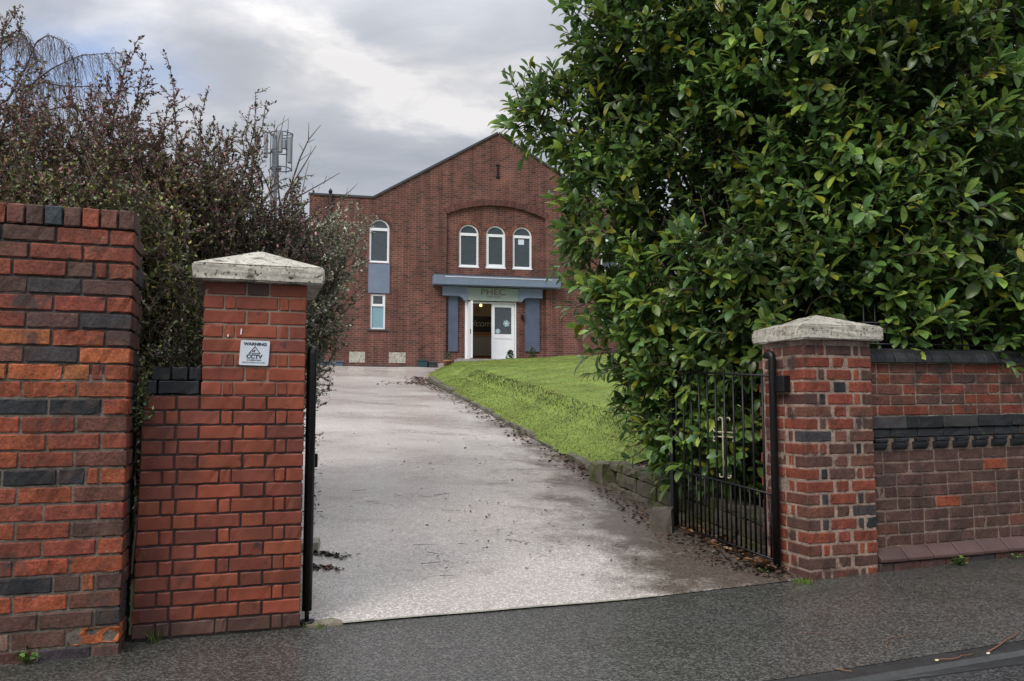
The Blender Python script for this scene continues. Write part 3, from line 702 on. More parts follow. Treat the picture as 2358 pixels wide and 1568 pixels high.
# ------------------------------------------------------------------ warning sign on the left pillar
def font_mesh(txt, size, align='CENTER', off=0.0, shear=0.0, sx=1.0):
    cu = bpy.data.curves.new('lettering', 'FONT'); cu.body = txt; cu.size = size; cu.align_x = align; cu.offset = off; cu.shear = shear
    ob = bpy.data.objects.new('lettering', cu); link(ob)
    me = bpy.data.meshes.new_from_object(ob.evaluated_get(bpy.context.evaluated_depsgraph_get()))
    V = np.array([v.co[:] for v in me.vertices]); F = [list(p.vertices) for p in me.polygons]
    bpy.data.objects.remove(ob); bpy.data.curves.remove(cu); bpy.data.meshes.remove(me)
    V[:, 0] *= sx
    return V, F
def cctv():
    T = 4.40 - .006; s0, s1, z0, z1 = -.060, .086, 1.362, 1.492
    rl = rad(-1.2)
    th = thing('warning_sign', 'small square white CCTV warning sign screwed to the left gate pillar', 'sign', Wp(.013, T, 1.36))
    cs, cz = (s0 + s1) / 2, (z0 + z1) / 2
    def q(x, z, t=0): return Wp(cs + x * math.cos(rl) - z * math.sin(rl) * -1 * 0 + z * .06, T + t, cz + z + x * math.sin(rl))
    w_, h_ = (s1 - s0) / 2, (z1 - z0) / 2; r = .009; pts = []
    for (cx_, cz_, a0) in ((w_ - r, h_ - r, 0), (-w_ + r, h_ - r, 90), (-w_ + r, -h_ + r, 180), (w_ - r, -h_ + r, 270)):
        for a in np.linspace(a0, a0 + 90, 5): pts.append((cx_ + r * math.cos(rad(a)), cz_ + r * math.sin(rad(a))))
    n = len(pts)
    mk('plate', [q(x, z, -.003) for x, z in pts] + [q(x, z, .004) for x, z in pts], [tuple(range(n))] + [(i, i + n, (i + 1) % n + n, (i + 1) % n) for i in range(n)], M['signmetal'], th)
    mb = MB()
    for txt, size, z, off, sx in (("WARNING", .021, .0395, .0010, 1.12), ("CCTV", .0285, -.0285, .0014, 1.05), ("IN OPERATION", .0095, -.041, .0003, 1.1), ("IMAGES ARE BEING RECORDED", .0085, -.053, .0001, .95)):
        V, F = font_mesh(txt, size, 'CENTER', off, 0, sx); mb.add([q(x, z + y, -.0042) for x, y, _ in V], F)
    def poly(p): mb.add([q(x, z, -.0042) for x, z in p], [tuple(range(len(p)))])
    o3 = [(-.031, -.0035), (.031, -.0035), (0, .036)]; i3 = [(-.0235, .0), (.0235, .0), (0, .0292)]
    for k in range(3): poly([o3[k], o3[(k + 1) % 3], i3[(k + 1) % 3], i3[k]])
    poly([(-.015, .0075), (-.012, .004), (.006, .0145), (.003, .0185)]); poly([(-.004, .006), (-.001, .003), (.002, .010), (-.001, .011)])
    mb.build('lettering', M['ink'], th, False, False)
cctv()
# ------------------------------------------------------------------ the brick hall
BT = rad(12.6); RF = np.array([math.cos(BT), math.sin(BT), 0]); NF = np.array([-math.sin(BT), math.cos(BT), 0])
BO = 5.84 * RF + 28.468 * NF + np.array([0, 0, 2.45])
hall = thing('church_hall', 'red brick gabled hall with arched white windows and a blue grey porch canopy', 'building', tuple(BO), BT)
def bworld(x, y, z): return BO + RF * x + NF * y + UP * z
def prism(outline, y0, y1, mats=None, name='x', parent=None):
    n = len(outline); V = [(x, y0, z) for x, z in outline] + [(x, y1, z) for x, z in outline]
    F = [tuple(range(n)), tuple(range(2 * n - 1, n - 1, -1))] + [(i, i + n, (i + 1) % n + n, (i + 1) % n) for i in range(n)]
    return mk(name, V, F, mats or M['hall'], parent)
def arch_outline(x0, x1, z0, zt, n=14):
    r = (x1 - x0) / 2; cx_ = (x0 + x1) / 2; zs = zt - r
    return [(x0, z0), (x1, z0)] + [(cx_ + r * math.cos(a), zs + r * math.sin(a)) for a in np.linspace(0, math.pi, n)]
def rect(x0, x1, z0, z1): return [(x0, z0), (x1, z0), (x1, z1), (x0, z1)]
HW, ZP, SHX, ZA = 6.74, 6.08, 4.53, 8.78
front = [(-HW, -.4), (HW, -.4), (HW, ZP), (SHX, ZP), (0, ZA), (-SHX, ZP), (-HW, ZP)]
body = prism(front, 0, .36, M['hall'], 'wall', hall)
cuts = []
zc, hw_, zs_ = 6.07, 1.86, 5.66
Rr = (hw_ ** 2 + (zc - zs_) ** 2) / (2 * (zc - zs_)); cz_ = zc - Rr; a1 = math.asin(hw_ / Rr)
arcp = [(-.05 + Rr * math.sin(a), cz_ + Rr * math.cos(a)) for a in np.linspace(a1, -a1, 24)]
cuts.append(([(-.05 - hw_, -.6), (-.05 + hw_, -.6)] + arcp, -.2, .11))
ARCH = [(-1.43, -.70), (-.43, .30), (.575, 1.305), (-4.665, -3.95), (3.95, 4.665)]
for x0, x1 in ARCH: cuts.append((arch_outline(x0, x1, 3.77, 5.34), -.3, .6))
SM = [(-4.585, -4.07), (3.95, 4.465)]
for x0, x1 in SM: cuts.append((rect(x0, x1, 1.40, 2.65), -.3, .6))
cuts.append((rect(-1.10, .64, .36, 2.50), -.3, .6))
for ol, y0, y1 in cuts:
    c = prism(ol, y0, y1, M['hall'], 'cutter')
    md = body.modifiers.new('b', 'BOOLEAN'); md.operation = 'DIFFERENCE'; md.solver = 'EXACT'; md.object = c
    c.parent = hall
    bpy.context.view_layer.update()
    me = bpy.data.meshes.new_from_object(body.evaluated_get(bpy.context.evaluated_depsgraph_get()))
    body.modifiers.clear(); body.data = me; bpy.data.objects.remove(c)
if not body.data.materials: body.data.materials.append(M['hall'])
def hb(name, mt, boxes, parent=hall, bev=0):
    mb = MB()
    for a, b in boxes: mb.abox(a, b)
    o = mb.build(name, M[mt] if isinstance(mt, str) else mt, parent, False, False)
    return bevel(o, bev, 1) if bev else o
hb('side_wall', 'hall', [((-HW, .363, -.4), (-HW + .33, 16, ZP))]); hb('side_wall', 'hall', [((HW - .33, .363, -.4), (HW, 16, ZP))])
hb('rear_wall', 'hall', [((-HW + .34, 15.6, -.4), (HW - .34, 15.98, ZP))])
M['slate'] = mat('roof_slate', (.045, .045, .05), rough=.6, noise=(2, .7, 1.3)); M['dark'] = mat('dark_room', (.06, .055, .05), rough=.9)
mb = MB(); th_ = .16
for sg in (-1, 1):
    mb.add([(0, .05, ZA - .02), (0, 16, ZA - .02), (sg * SHX, 16, ZP - .02), (sg * SHX, .05, ZP - .02), (0, .05, ZA + .045), (0, 16, ZA + .045), (sg * SHX, 16, ZP + .045), (sg * SHX, .05, ZP + .045)],
           [(0, 1, 2, 3), (4, 7, 6, 5), (0, 3, 7, 4), (1, 5, 6, 2), (3, 2, 6, 7), (0, 4, 5, 1)])
    x0, x1 = sorted((sg * (SHX + .01), sg * (HW - .34))); mb.abox((x0, .37, ZP - .3), (x1, 15.6, ZP - .15))
mb.build('roof', M['slate'], hall, False, False)
mb = MB()
for sg in (-1, 1):
    d = np.array([sg * SHX, 0, ZP - ZA]); nl = np.linalg.norm(d); nn = np.array([d[2] * -sg, 0, d[0] * sg]) / nl * 1
    nn = np.array([-d[2], 0, d[0]]) / nl * sg
    a = np.array([0, -.05, ZA + .0]); mb.box(a, d, (0, .46, 0), nn * .075)
    x0, x1 = sorted((sg * (SHX + .03), sg * (HW + .04))); mb.abox((x0, -.04, ZP + .002), (x1, .40, ZP + .075))
mb.build('verge_trim', M['slate'], hall, False, False)
# interior shell so that windows look into a dark upper hall and the doorway into a lit lobby
M['cream'] = mat('cream_wall', (.42, .34, .22), rough=.8); M['orange'] = mat('ochre_wall', (.42, .20, .05), rough=.7); M['cgrey'] = mat('counter_grey', (.36, .36, .37), rough=.6); M['black'] = mat('black_board', (.012, .012, .014), rough=.5); M['carpet'] = mat('brown_carpet', (.10, .05, .03), rough=.9)
hb('partition', 'dark', [((-5.2, 2.8, 3.05), (5.2, 2.9, 5.9)), ((-5.2, .37, 2.98), (5.2, 2.8, 3.04)), ((-5.2, 1.6, .3), (-2.62, 1.7, 2.97)), ((2.62, 1.6, .3), (5.2, 1.7, 2.97))])
hb('lobby', 'cream', [((-2.6, .37, .30), (-2.5, 4.2, 2.95)), ((2.5, .37, .30), (2.6, 4.2, 2.95)), ((-2.5, 3.6, 2.36), (2.5, 3.7, 2.95))])
hb('lobby_ceiling', 'cream', [((-2.49, .37, 2.85), (2.49, 3.59, 2.95))])
hb('lobby_floor', 'carpet', [((-2.49, .10, .30), (2.49, 4.1, .37))])
hb('counter', 'cgrey', [((-2.4, 2.9, .70), (2.4, 3.5, 1.48))]); hb('counter_base', 'orange', [((-2.4, 2.95, .372), (2.4, 3.45, .698)), ((-2.45, 3.515, .38), (2.45, 3.59, 1.66))]); hb('counter_top', 'cream', [((-2.42, 2.86, 1.482), (2.42, 3.51, 1.515))]); hb('shelf', 'cream', [((-2.4, 3.5, 1.665), (2.4, 3.595, 1.70))])
wb = hb('welcome_board', 'black', [((-1.6, 3.52, 1.71), (1.6, 3.56, 2.33))])
V, F = font_mesh("Welcome", .36, 'CENTER', .002, .25); mk('lettering', [(x * 1.05 - .14, 3.514, 1.94 + y) for x, y, _ in V], F, mat('chalk_white', (.45, .45, .46), rough=.7), wb)
mb = MB(); mb.tube([(-.62 + .05 * math.cos(a), 3.513, 1.80 + .05 * math.sin(a)) for a in np.linspace(0, 6, 9)], .006, 4); mb.build('motif', M['white'], wb, False, False)
bulb = MB(); bulb.tube([(-.20, 2.4, 2.60 + z) for z in (0, .02, .06, .10, .12)], [.02, .05, .06, .045, .02], 10)
bl = bulb.build('ceiling_lamp', mat('lamp_glow', (1, .7, .3), emit=((1, .66, .28), 1.6)), hall, True, False)
pl = bpy.data.lights.new('lobby_lamp', 'POINT'); plo = bpy.data.objects.new('lobby_lamp', pl); link(plo); pl.energy = 8; pl.color = (1, .84, .62); pl.shadow_soft_size = .08
plo.location = tuple(bworld(-.30, 1.0, 2.74))
# windows
def window_arched(x0, x1, yf, transom=True):
    fr = MB(); tk = .055 if x0 != -.43 else .085
    ol = arch_outline(x0 + .004, x1 - .004, 3.774, 5.336, 16); il = arch_outline(x0 + .05, x1 - .05, 3.774 + .07, 5.336 - .05, 16); n = len(ol)
    for y0, y1 in ((yf, yf + .07),):
        V = [(x, y0, z) for x, z in ol] + [(x, y0, z) for x, z in il] + [(x, y1, z) for x, z in ol] + [(x, y1, z) for x, z in il]
        F = [(i, (i + 1) % n, (i + 1) % n + n, i + n) for i in range(n)] + [(i + n, (i + 1) % n + n, (i + 1) % n + 3 * n, i + 3 * n) for i in range(n)] + [(i, i + 2 * n, (i + 1) % n + 2 * n, (i + 1) % n) for i in range(n)]
        fr.add(V, F)
    zt = 5.336 - (x1 - x0) / 2
    fr.abox((x0 + .045, yf - .004, zt - .05), (x1 - .045, yf + .066, zt + .05))
    fr.abox((x0 - .01, yf - .05, 3.735), (x1 + .01, yf + .06, 3.785))
    if tk > .06: fr.abox((x0 + .045, yf + .002, 3.84), (x0 + .105, yf + .06, zt - .052)); fr.abox((x1 - .105, yf + .002, 3.84), (x1 - .045, yf + .06, zt - .052)); fr.abox((x0 + .107, yf + .002, 3.84), (x1 - .107, yf + .06, 3.90))
    else: fr.abox((x0 + .045, yf + .002, 3.84), (x0 + .075, yf + .06, zt - .052)); fr.abox((x1 - .075, yf + .002, 3.84), (x1 - .045, yf + .06, zt - .052))
    w_ = fr.build('window', M['white'], hall, False, False)
    il2 = arch_outline(x0 + .04, x1 - .04, 3.83, 5.30, 16); mk('pane', [(x, yf + .04, z) for x, z in il2], [tuple(range(len(il2)))], M['glass'], w_)
    return w_
for i, (x0, x1) in enumerate(ARCH):
    w_ = window_arched(x0, x1, .15 if i < 3 else .05)
    if i == 2: hb('paper_notice', mat('notice_paper', (.62, .70, .80), rough=.7), [((.80, .176, 4.68), (1.02, .181, 4.88))], w_)
    if i >= 3:
        c = (x0 + x1) / 2
        hb('blue_panel', 'bluegrey', [((x0 - .01, -.018, 2.68), (x1 + .02, .05, 3.722))])
hb('curtain', mat('curtain', (.55, .46, .34), rough=.9), [((-4.48, .30, 3.85), (-4.09, .33, 4.42))])
for k in range(6): pass
for i, (x0, x1) in enumerate(SM):
    fr = MB()
    for a, b in (((x0 + .003, .04, 1.403), (x0 + .055, .10, 2.647)), ((x1 - .055, .04, 1.403), (x1 - .003, .10, 2.647)), ((x0 + .056, .04, 1.403), (x1 - .056, .10, 1.455)), ((x0 + .056, .04, 2.59), (x1 - .056, .10, 2.647)), ((x0 + .056, .035, 2.22), (x1 - .056, .10, 2.30)), ((x0 + .056, .05, 2.31), (x0 + .09, .09, 2.585)), ((x1 - .09, .05, 2.31), (x1 - .056, .09, 2.585))): fr.abox(a, b)
    w_ = fr.build('window', M['white'], hall, False, False)
    mk('pane', [(x0 + .04, .075, 1.44), (x1 - .04, .075, 1.44), (x1 - .04, .075, 2.23), (x0 + .04, .075, 2.23)], [(0, 1, 2, 3)], M['frosted'], w_)
    mk('pane', [(x0 + .04, .07, 2.29), (x1 - .04, .07, 2.29), (x1 - .04, .07, 2.60), (x0 + .04, .07, 2.60)], [(0, 1, 2, 3)], M['glass'], w_)
    hb('sill', 'slate', [((x0 - .1, -.05, 1.34), (x1 + .1, .04, 1.398))])
# brick arches, laid as radial voussoirs a few millimetres proud
def ring(cx_, cz, r0, r1, a0, a1, n, y, cols, name):
    mb = MB()
    for k in range(n):
        b0 = a0 + (a1 - a0) * (k + .08) / n; b1 = a0 + (a1 - a0) * (k + .92) / n
        p = [(cx_ + r * math.sin(a), cz + r * math.cos(a)) for r, a in ((r0, b0), (r1, b0), (r1, b1), (r0, b1))]
        V = [(x, y, z) for x, z in p] + [(x, y + .05, z) for x, z in p]
        mb.add(V, [(0, 1, 2, 3), (0, 4, 5, 1), (1, 5, 6, 2), (2, 6, 7, 3), (3, 7, 4, 0)], np.array(random.choice(cols)) * rng.uniform(.8, 1.2))
    mb.build(name, M['brick'], hall)
cA = [(.16, .052, .042), (.13, .046, .038), (.10, .042, .038)]; cB = [(.26, .10, .06), (.21, .075, .05), (.15, .055, .045)]
ring(-.05, cz_, Rr + .002, Rr + .215, -a1 * 1.05, a1 * 1.05, 56, -.006, cA, 'arch_ring')
for x0, x1 in ARCH[:3]: ring((x0 + x1) / 2, 5.34 - (x1 - x0) / 2, (x1 - x0) / 2 + .01, (x1 - x0) / 2 + .12, -1.62, 1.62, 24, .104, cB, 'arch_ring')
for x0, x1 in ARCH[3:]: ring((x0 + x1) / 2, 5.34 - (x1 - x0) / 2, (x1 - x0) / 2 + .01, (x1 - x0) / 2 + .11, -1.6, 1.6, 24, -.004, cA, 'arch_ring')
# porch
hb('canopy', 'bluegrey', [((-2.41, -.42, 3.02), (2.27, .10, 3.35))], bev=.008)
hb('canopy_flashing', 'white', [((-2.0, -.435, 3.285), (1.93, -.42, 3.305))]); hb('canopy_lead', 'slate', [((-2.36, -.38, 3.352), (2.22, .1, 3.40))])
def haunch(sg, cx_):
    pts = [(1.9, 2.66), (1.9, 3.0), (1.02, 3.0), (1.02, 2.50), (1.12, 2.50), (1.17, 2.58), (1.26, 2.645), (1.36, 2.66)]
    return prism([(cx_ + sg * (x), z) for x, z in (pts if sg > 0 else pts)][::sg], -.12, .105, M['bluegrey'], 'porch_beam', hall)
haunch(-1, -.15); haunch(1, -.25)
hb('porch_panel', 'darkblue', [((-1.81, .06, .66), (-1.46, .107, 2.655))]); hb('porch_panel', 'darkblue', [((1.03, .06, .70), (1.58, .107, 2.655))])
sgn = hb('name_board', 'sign', [((-1.165, -.06, 2.515), (.78, .0, 2.985))])
hb('board_frame', 'white', [((.775, -.075, 2.505), (.80, .01, 2.985)), ((-1.175, -.075, 2.505), (-1.155, .01, 2.985))], sgn)
mb = MB()
for txt, size, z, off in (("PHEC", .31, 2.735, .001), ("THE HUB", .11, 2.62, .0)):
    V, F = font_mesh(txt, size, 'CENTER', off); mb.add([(x * (1.25 if txt == "PHEC" else 1.15) - .19, -.0635, z + y) for x, y, _ in V], F)
mb.build('lettering', M['letter'], sgn, False, False)
fr = hb('door_frame', 'white', [((-1.20, .08, .36), (-1.11, .2, 2.5)), ((.645, .08, .36), (.70, .2, 2.5)), ((-1.105, .09, 2.43), (.64, .19, 2.495))])
dl = hb('door', 'white', [((-1.105, -.72, .39), (-1.055, .12, 2.42))]); hb('handle', 'iron', [((-1.125, -.66, 1.25), (-1.106, -.60, 1.42))], dl)
dr = hb('door', 'white', [((-.215, .10, .39), (-.105, .16, 2.42)), ((.525, .10, .39), (.635, .16, 2.42)), ((-.104, .10, 2.31), (.524, .16, 2.42)), ((-.104, .10, 1.16), (.524, .16, 1.32)), ((-.104, .118, .39), (.524, .15, 1.158)), ((-.104, .10, .39), (.524, .117, .46))])
mk('pane', [(-.11, .135, 1.31), (.53, .135, 1.31), (.53, .135, 2.32), (-.11, .135, 2.32)], [(0, 1, 2, 3)], M['glass'], dr)
mb = MB()
for cx_, cz, r in ((.34, 1.72, .115), (.02, 1.43, .09)):        # snowflake stickers
    for k in range(3):
        a = k * math.pi / 3 + .2; d = np.array([math.cos(a), 0, math.sin(a)]); e = np.array([-math.sin(a), 0, math.cos(a)])
        c = np.array([cx_, .131, cz]); mb.add([c - d * r - e * .018, c + d * r - e * .018, c + d * r + e * .018, c - d * r + e * .018], [(0, 1, 2, 3)])
        for sg in (-1, 1):
            q = c + d * sg * r * .62
            for s2 in (-1, 1):
                f_ = (d * sg + e * s2) * r * .33; mb.add([q - e * .012, q + e * .012, q + f_ + e * .012, q + f_ - e * .012], [(0, 1, 2, 3)])
mb.build('snowflake_sticker', mat('sticker', (.55, .72, .80), rough=.6), dr, False, False)
hb('step', mat('step_concrete', (.30, .29, .27), rough=.8, noise=(6, .7, 1.2)), [((-2.25, -1.15, -.1), (1.6, -.004, .17)), ((-1.6, -.8, .171), (1.2, -.006, .355))], bev=.01)
for x0, x1, lb in ((-5.29, -4.75, 'chipped pale foundation stone'), (-3.92, -3.33, 'framed pale foundation stone')): hb('foundation_stone', 'stone', [((x0, -.012, .215), (x1, .02, .59))], bev=.006)['label'] = lb
hb('plinth', 'dark', [((-HW - .02, -.03, -.4), (-2.3, -.001, .12))])
mb = MB(); mb.tube([(-6.03, -.09, 3.2), (-6.03, -.09, 5), (-6.03, -.09, 6.16)], .055, 10); mb.tube([(-6.03, -.09, 6.16), (-6.03, -.09, 6.2), (-6.03, -.09, 6.26), (-6.03, -.09, 6.32)], [.055, .075, .06, .02], 10); mb.build('vent_pipe', M['iron'], hall, True, False)
hb('tie_plate', 'iron', [((-.05, -.03, 7.13), (.02, -.003, 7.58)), ((-.09, -.034, 7.56), (.06, -.002, 7.61)), ((-.09, -.034, 7.10), (.06, -.002, 7.15))])
hb('entry_lamp', 'iron', [((.88, -.03, 1.88), (.96, .108, 2.02))], bev=.01)
hb('wall_vent', 'stone', [((-5.62, -.012, 4.02), (-5.42, .01, 4.18))])
# ------------------------------------------------------------------ small things at the hall's foot
def fol(name, parent, base, n, r, h, ls, cols, up=.7):
    """a small leafy clump: n leaves spread over a dome of radius r, height h"""
    pos, dr_, sz, cl = [], [], [], []
    for _ in range(n):
        a = rng.uniform(0, 6.283); k = rng.uniform(0, 1) ** .6; e = rng.uniform(0, 1)
        d = np.array([math.cos(a) * k, math.sin(a) * k, 0]); p = np.array(base) + d * r * (1 - .5 * e) + UP * h * e * (1 - .3 * k)
        pos.append(p); v = d + UP * up * rng.uniform(.2, 1.3) + rng.normal(0, .3, 3); dr_.append(v); sz.append(ls * rng.uniform(.6, 1.3)); cl.append(np.array(random.choice(cols)) * rng.uniform(.7, 1.3))
    return leaves(name, LEAF_S, pos, dr_, sz, cl, M['leafsmall'], parent)
LEAF_S = (np.array([(0, 0, 0), (.42, .27, .06), (.5, 0, -.01), (.42, -.27, .06), (1, 0, -.05)], float), np.array([(0, 1, 2, 2), (0, 2, 3, 3), (1, 4, 2, 2), (2, 4, 3, 3)]))
LEAF_S = (LEAF_S[0], np.array([(0, 2, 1), (0, 3, 2), (2, 4, 1), (2, 3, 4)]))
def laurel_leaf():
    xs = [0, .07, .22, .45, .68, .88, 1.0]; hw = [.012, .016, .115, .19, .20, .115, .004]
    V = []
    for x, h in zip(xs, hw):
        z = .05 * math.sin(x * 2.2) - .16 * x * x
        for s_ in (-1, 0, 1): V.append((x, s_ * h, z + (.28 * h if s_ else 0)))
    F = []
    for i in range(6):
        for j in range(2): a = i * 3 + j; F.append((a, a + 3, a + 4, a + 1))
    return np.array(V), np.array(F)
LEAF_L = laurel_leaf()
def leaves(name, tmpl, pos, dirs, sizes, cols, mt, parent=None, upref=None, wscale=None, smooth=True):
    T, F = tmpl; pos = np.asarray(pos, float); d = np.asarray(dirs, float); d /= np.linalg.norm(d, axis=1)[:, None] + 1e-9
    n = len(pos); up = np.asarray(upref, float) if upref is not None else rng.normal(0, .45, (n, 3)) + UP
    y = np.cross(up, d); y /= np.linalg.norm(y, axis=1)[:, None] + 1e-9; z = np.cross(d, y)
    sz = np.asarray(sizes, float)[:, None, None]; ws = np.ones(n) if wscale is None else np.asarray(wscale)
    V = pos[:, None, :] + sz * (T[None, :, 0:1] * d[:, None, :] + T[None, :, 1:2] * ws[:, None, None] * y[:, None, :] + T[None, :, 2:3] * z[:, None, :])
    k = len(T); FF = (F[None] + (np.arange(n) * k)[:, None, None]).reshape(-1, F.shape[1])
    C = np.repeat(np.clip(np.asarray(cols, float), .004, 1), k, axis=0)
    return mk(name, V.reshape(-1, 3), FF, mt, parent, C, smooth)
GREENS = [(.05, .10, .02), (.07, .13, .03), (.03, .07, .02)]
def lathe(name, parent, base, prof, mt, n=16):
    V = [np.array(base) + np.array([r * math.cos(2 * math.pi * k / n), r * math.sin(2 * math.pi * k / n), z]) for r, z in prof for k in range(n)]
    F = [(i * n + k, i * n + (k + 1) % n, (i + 1) * n + (k + 1) % n, (i + 1) * n + k) for i in range(len(prof) - 1) for k in range(n)] + [tuple(range(n))[::-1]]
    return mk(name, V, F, mt, parent, None, True)
M['terra'] = mat('terracotta', (.30, .15, .08), rough=.8, noise=(20, .7, 1.2)); M['greenbox'] = mat('green_plastic', (.02, .05, .055), rough=.4); M['darkpot'] = mat('dark_pot', (.03, .03, .03), rough=.5)
b = bworld(-2.05, -1.5, .0); pt_ = thing('potted_plant', 'small round plant in a terracotta pot at the left end of the porch step', 'plant', tuple(b))
lathe('pot', pt_, b, [(.11, 0), (.15, .2), (.165, .2), (.165, .25), (.14, .25), (.13, .2)], M['terra']); fol('leaves', pt_, b + UP * .24, 160, .2, .34, .07, [(.06, .09, .05), (.10, .12, .07)])
for x, y, lb, hh in ((.25, -.95, 'small spiky plant in a dark pot in front of the closed white door', .34), (1.15, -.55, 'upright dark shrub in a pot between the door and the right porch panel', .5)):
    b = bworld(x, y, .18 if y > -1.1 else 0); t_ = thing('potted_plant', lb, 'plant', tuple(b))
    lathe('pot', t_, b, [(.09, 0), (.13, .2), (.14, .2), (.12, .18)], M['darkpot']); fol('leaves', t_, b + UP * .18, 150, .15, hh, .08, [(.03, .06, .03), (.05, .08, .03)], 1.4)
def solid(name, label, cat, boxes, mt, bev=.01):
    mb = MB()
    for a, bb in boxes: mb.box(bworld(*a), RF * (bb[0] - a[0]), NF * (bb[1] - a[1]), UP * (bb[2] - a[2]))
    o = mb.build(name, M[mt], None, False, False); bevel(o, bev, 1); return tag(o, label, cat)
solid('storage_box', 'small dark green storage box on the ground left of the porch step', 'box', [((-2.95, -.55, .02), (-2.62, -.15, .27)), ((-2.97, -.57, .27), (-2.60, -.13, .31))], 'greenbox')
solid('storage_crate', 'low black crate between the green box and the porch step', 'crate', [((-2.58, -.5, .02), (-2.28, -.1, .26)), ((-2.56, -.52, .2), (-2.30, -.08, .24))], 'darkpot')
solid('planter_trough', 'long dark blue planter trough against the hall wall at the far left', 'planter', [((-6.35, -.45, .0), (-5.5, -.1, .20)), ((-6.38, -.48, .20), (-5.47, -.07, .24))], 'darkblue')
# ------------------------------------------------------------------ phone mast behind the hedge
def mast():
    D = 44.0; b = P(629, 500, D); gz = 2.4
    th = thing('phone_mast', 'tall grey telecom mast with panel antennas rising behind the left hedge', 'mast', (b[0], b[1], gz))
    M['galv'] = mat('galvanised_steel', (.12, .135, .16), rough=.5, metal=.3); M['panelg'] = mat('antenna_grey', (.20, .22, .25), rough=.5)
    k = D / FPX; zt = P(629, 312, D)[2]; zb = P(629, 385, D)[2]
    mb = MB(); mb.tube([(b[0], b[1], gz), (b[0], b[1], 9), (b[0], b[1], zt)], [.26, .21, .15], 10); mb.build('pole', M['galv'], th, True, False)
    cx_, cy_ = b[0] + 15 * k, b[1]; R0 = 26 * k
    def ringt(z, r): mb = MB(); mb.tube([(cx_ + r * math.cos(a), cy_ + r * math.sin(a), z) for a in np.linspace(0, 2 * math.pi, 13)], .035, 5, cap=False); mb.build('ring', M['galv'], th, False, False)
    ringt(zt + .05, R0); ringt((zt + zb) / 2, R0 * .9); ringt(zb - .1, R0 * .9)
    for i in range(6):
        a = i * math.pi / 3 + .3; x, y = cx_ + R0 * .93 * math.cos(a), cy_ + R0 * .93 * math.sin(a)
        mb = MB(); mb.tube([(x, y, zb - .2), (x, y, zt + .2)], .03, 5); mb.build('upright', M['galv'], th, False, False)
    for px, y0, y1, w_ in ((653, 312, 360, 11), (675, 324, 384, 8), (621, 318, 372, 8), (663, 330, 352, 6)):
        z0, z1 = P(px, y1, D)[2], P(px, y0, D)[2]; x = P(px, y0, D)[0]; mb = MB(); mb.abox((x - w_ / 2 * k, cy_ - R0 - .15, z0), (x + w_ / 2 * k, cy_ - R0 + .05, z1)); o = mb.build('antenna', M['panelg'], th, False, False); bevel(o, .03, 1)
    for dx in (-2, 30): mb = MB(); mb.tube([(b[0] + dx * k, cy_, zt), (b[0] + dx * k, cy_, zt + .9)], .015, 4); mb.build('whip_aerial', M['galv'], th, False, False)
    mb = MB(); mb.tube([(b[0] - .1, b[1], zb), (cx_, cy_, zb - .1)], .12, 6); mb.tube([(b[0], b[1], zt - .05), (cx_ + R0 * .9, cy_, zt + .04)], .03, 5); mb.build('bracket', M['galv'], th, False, False)
mast()
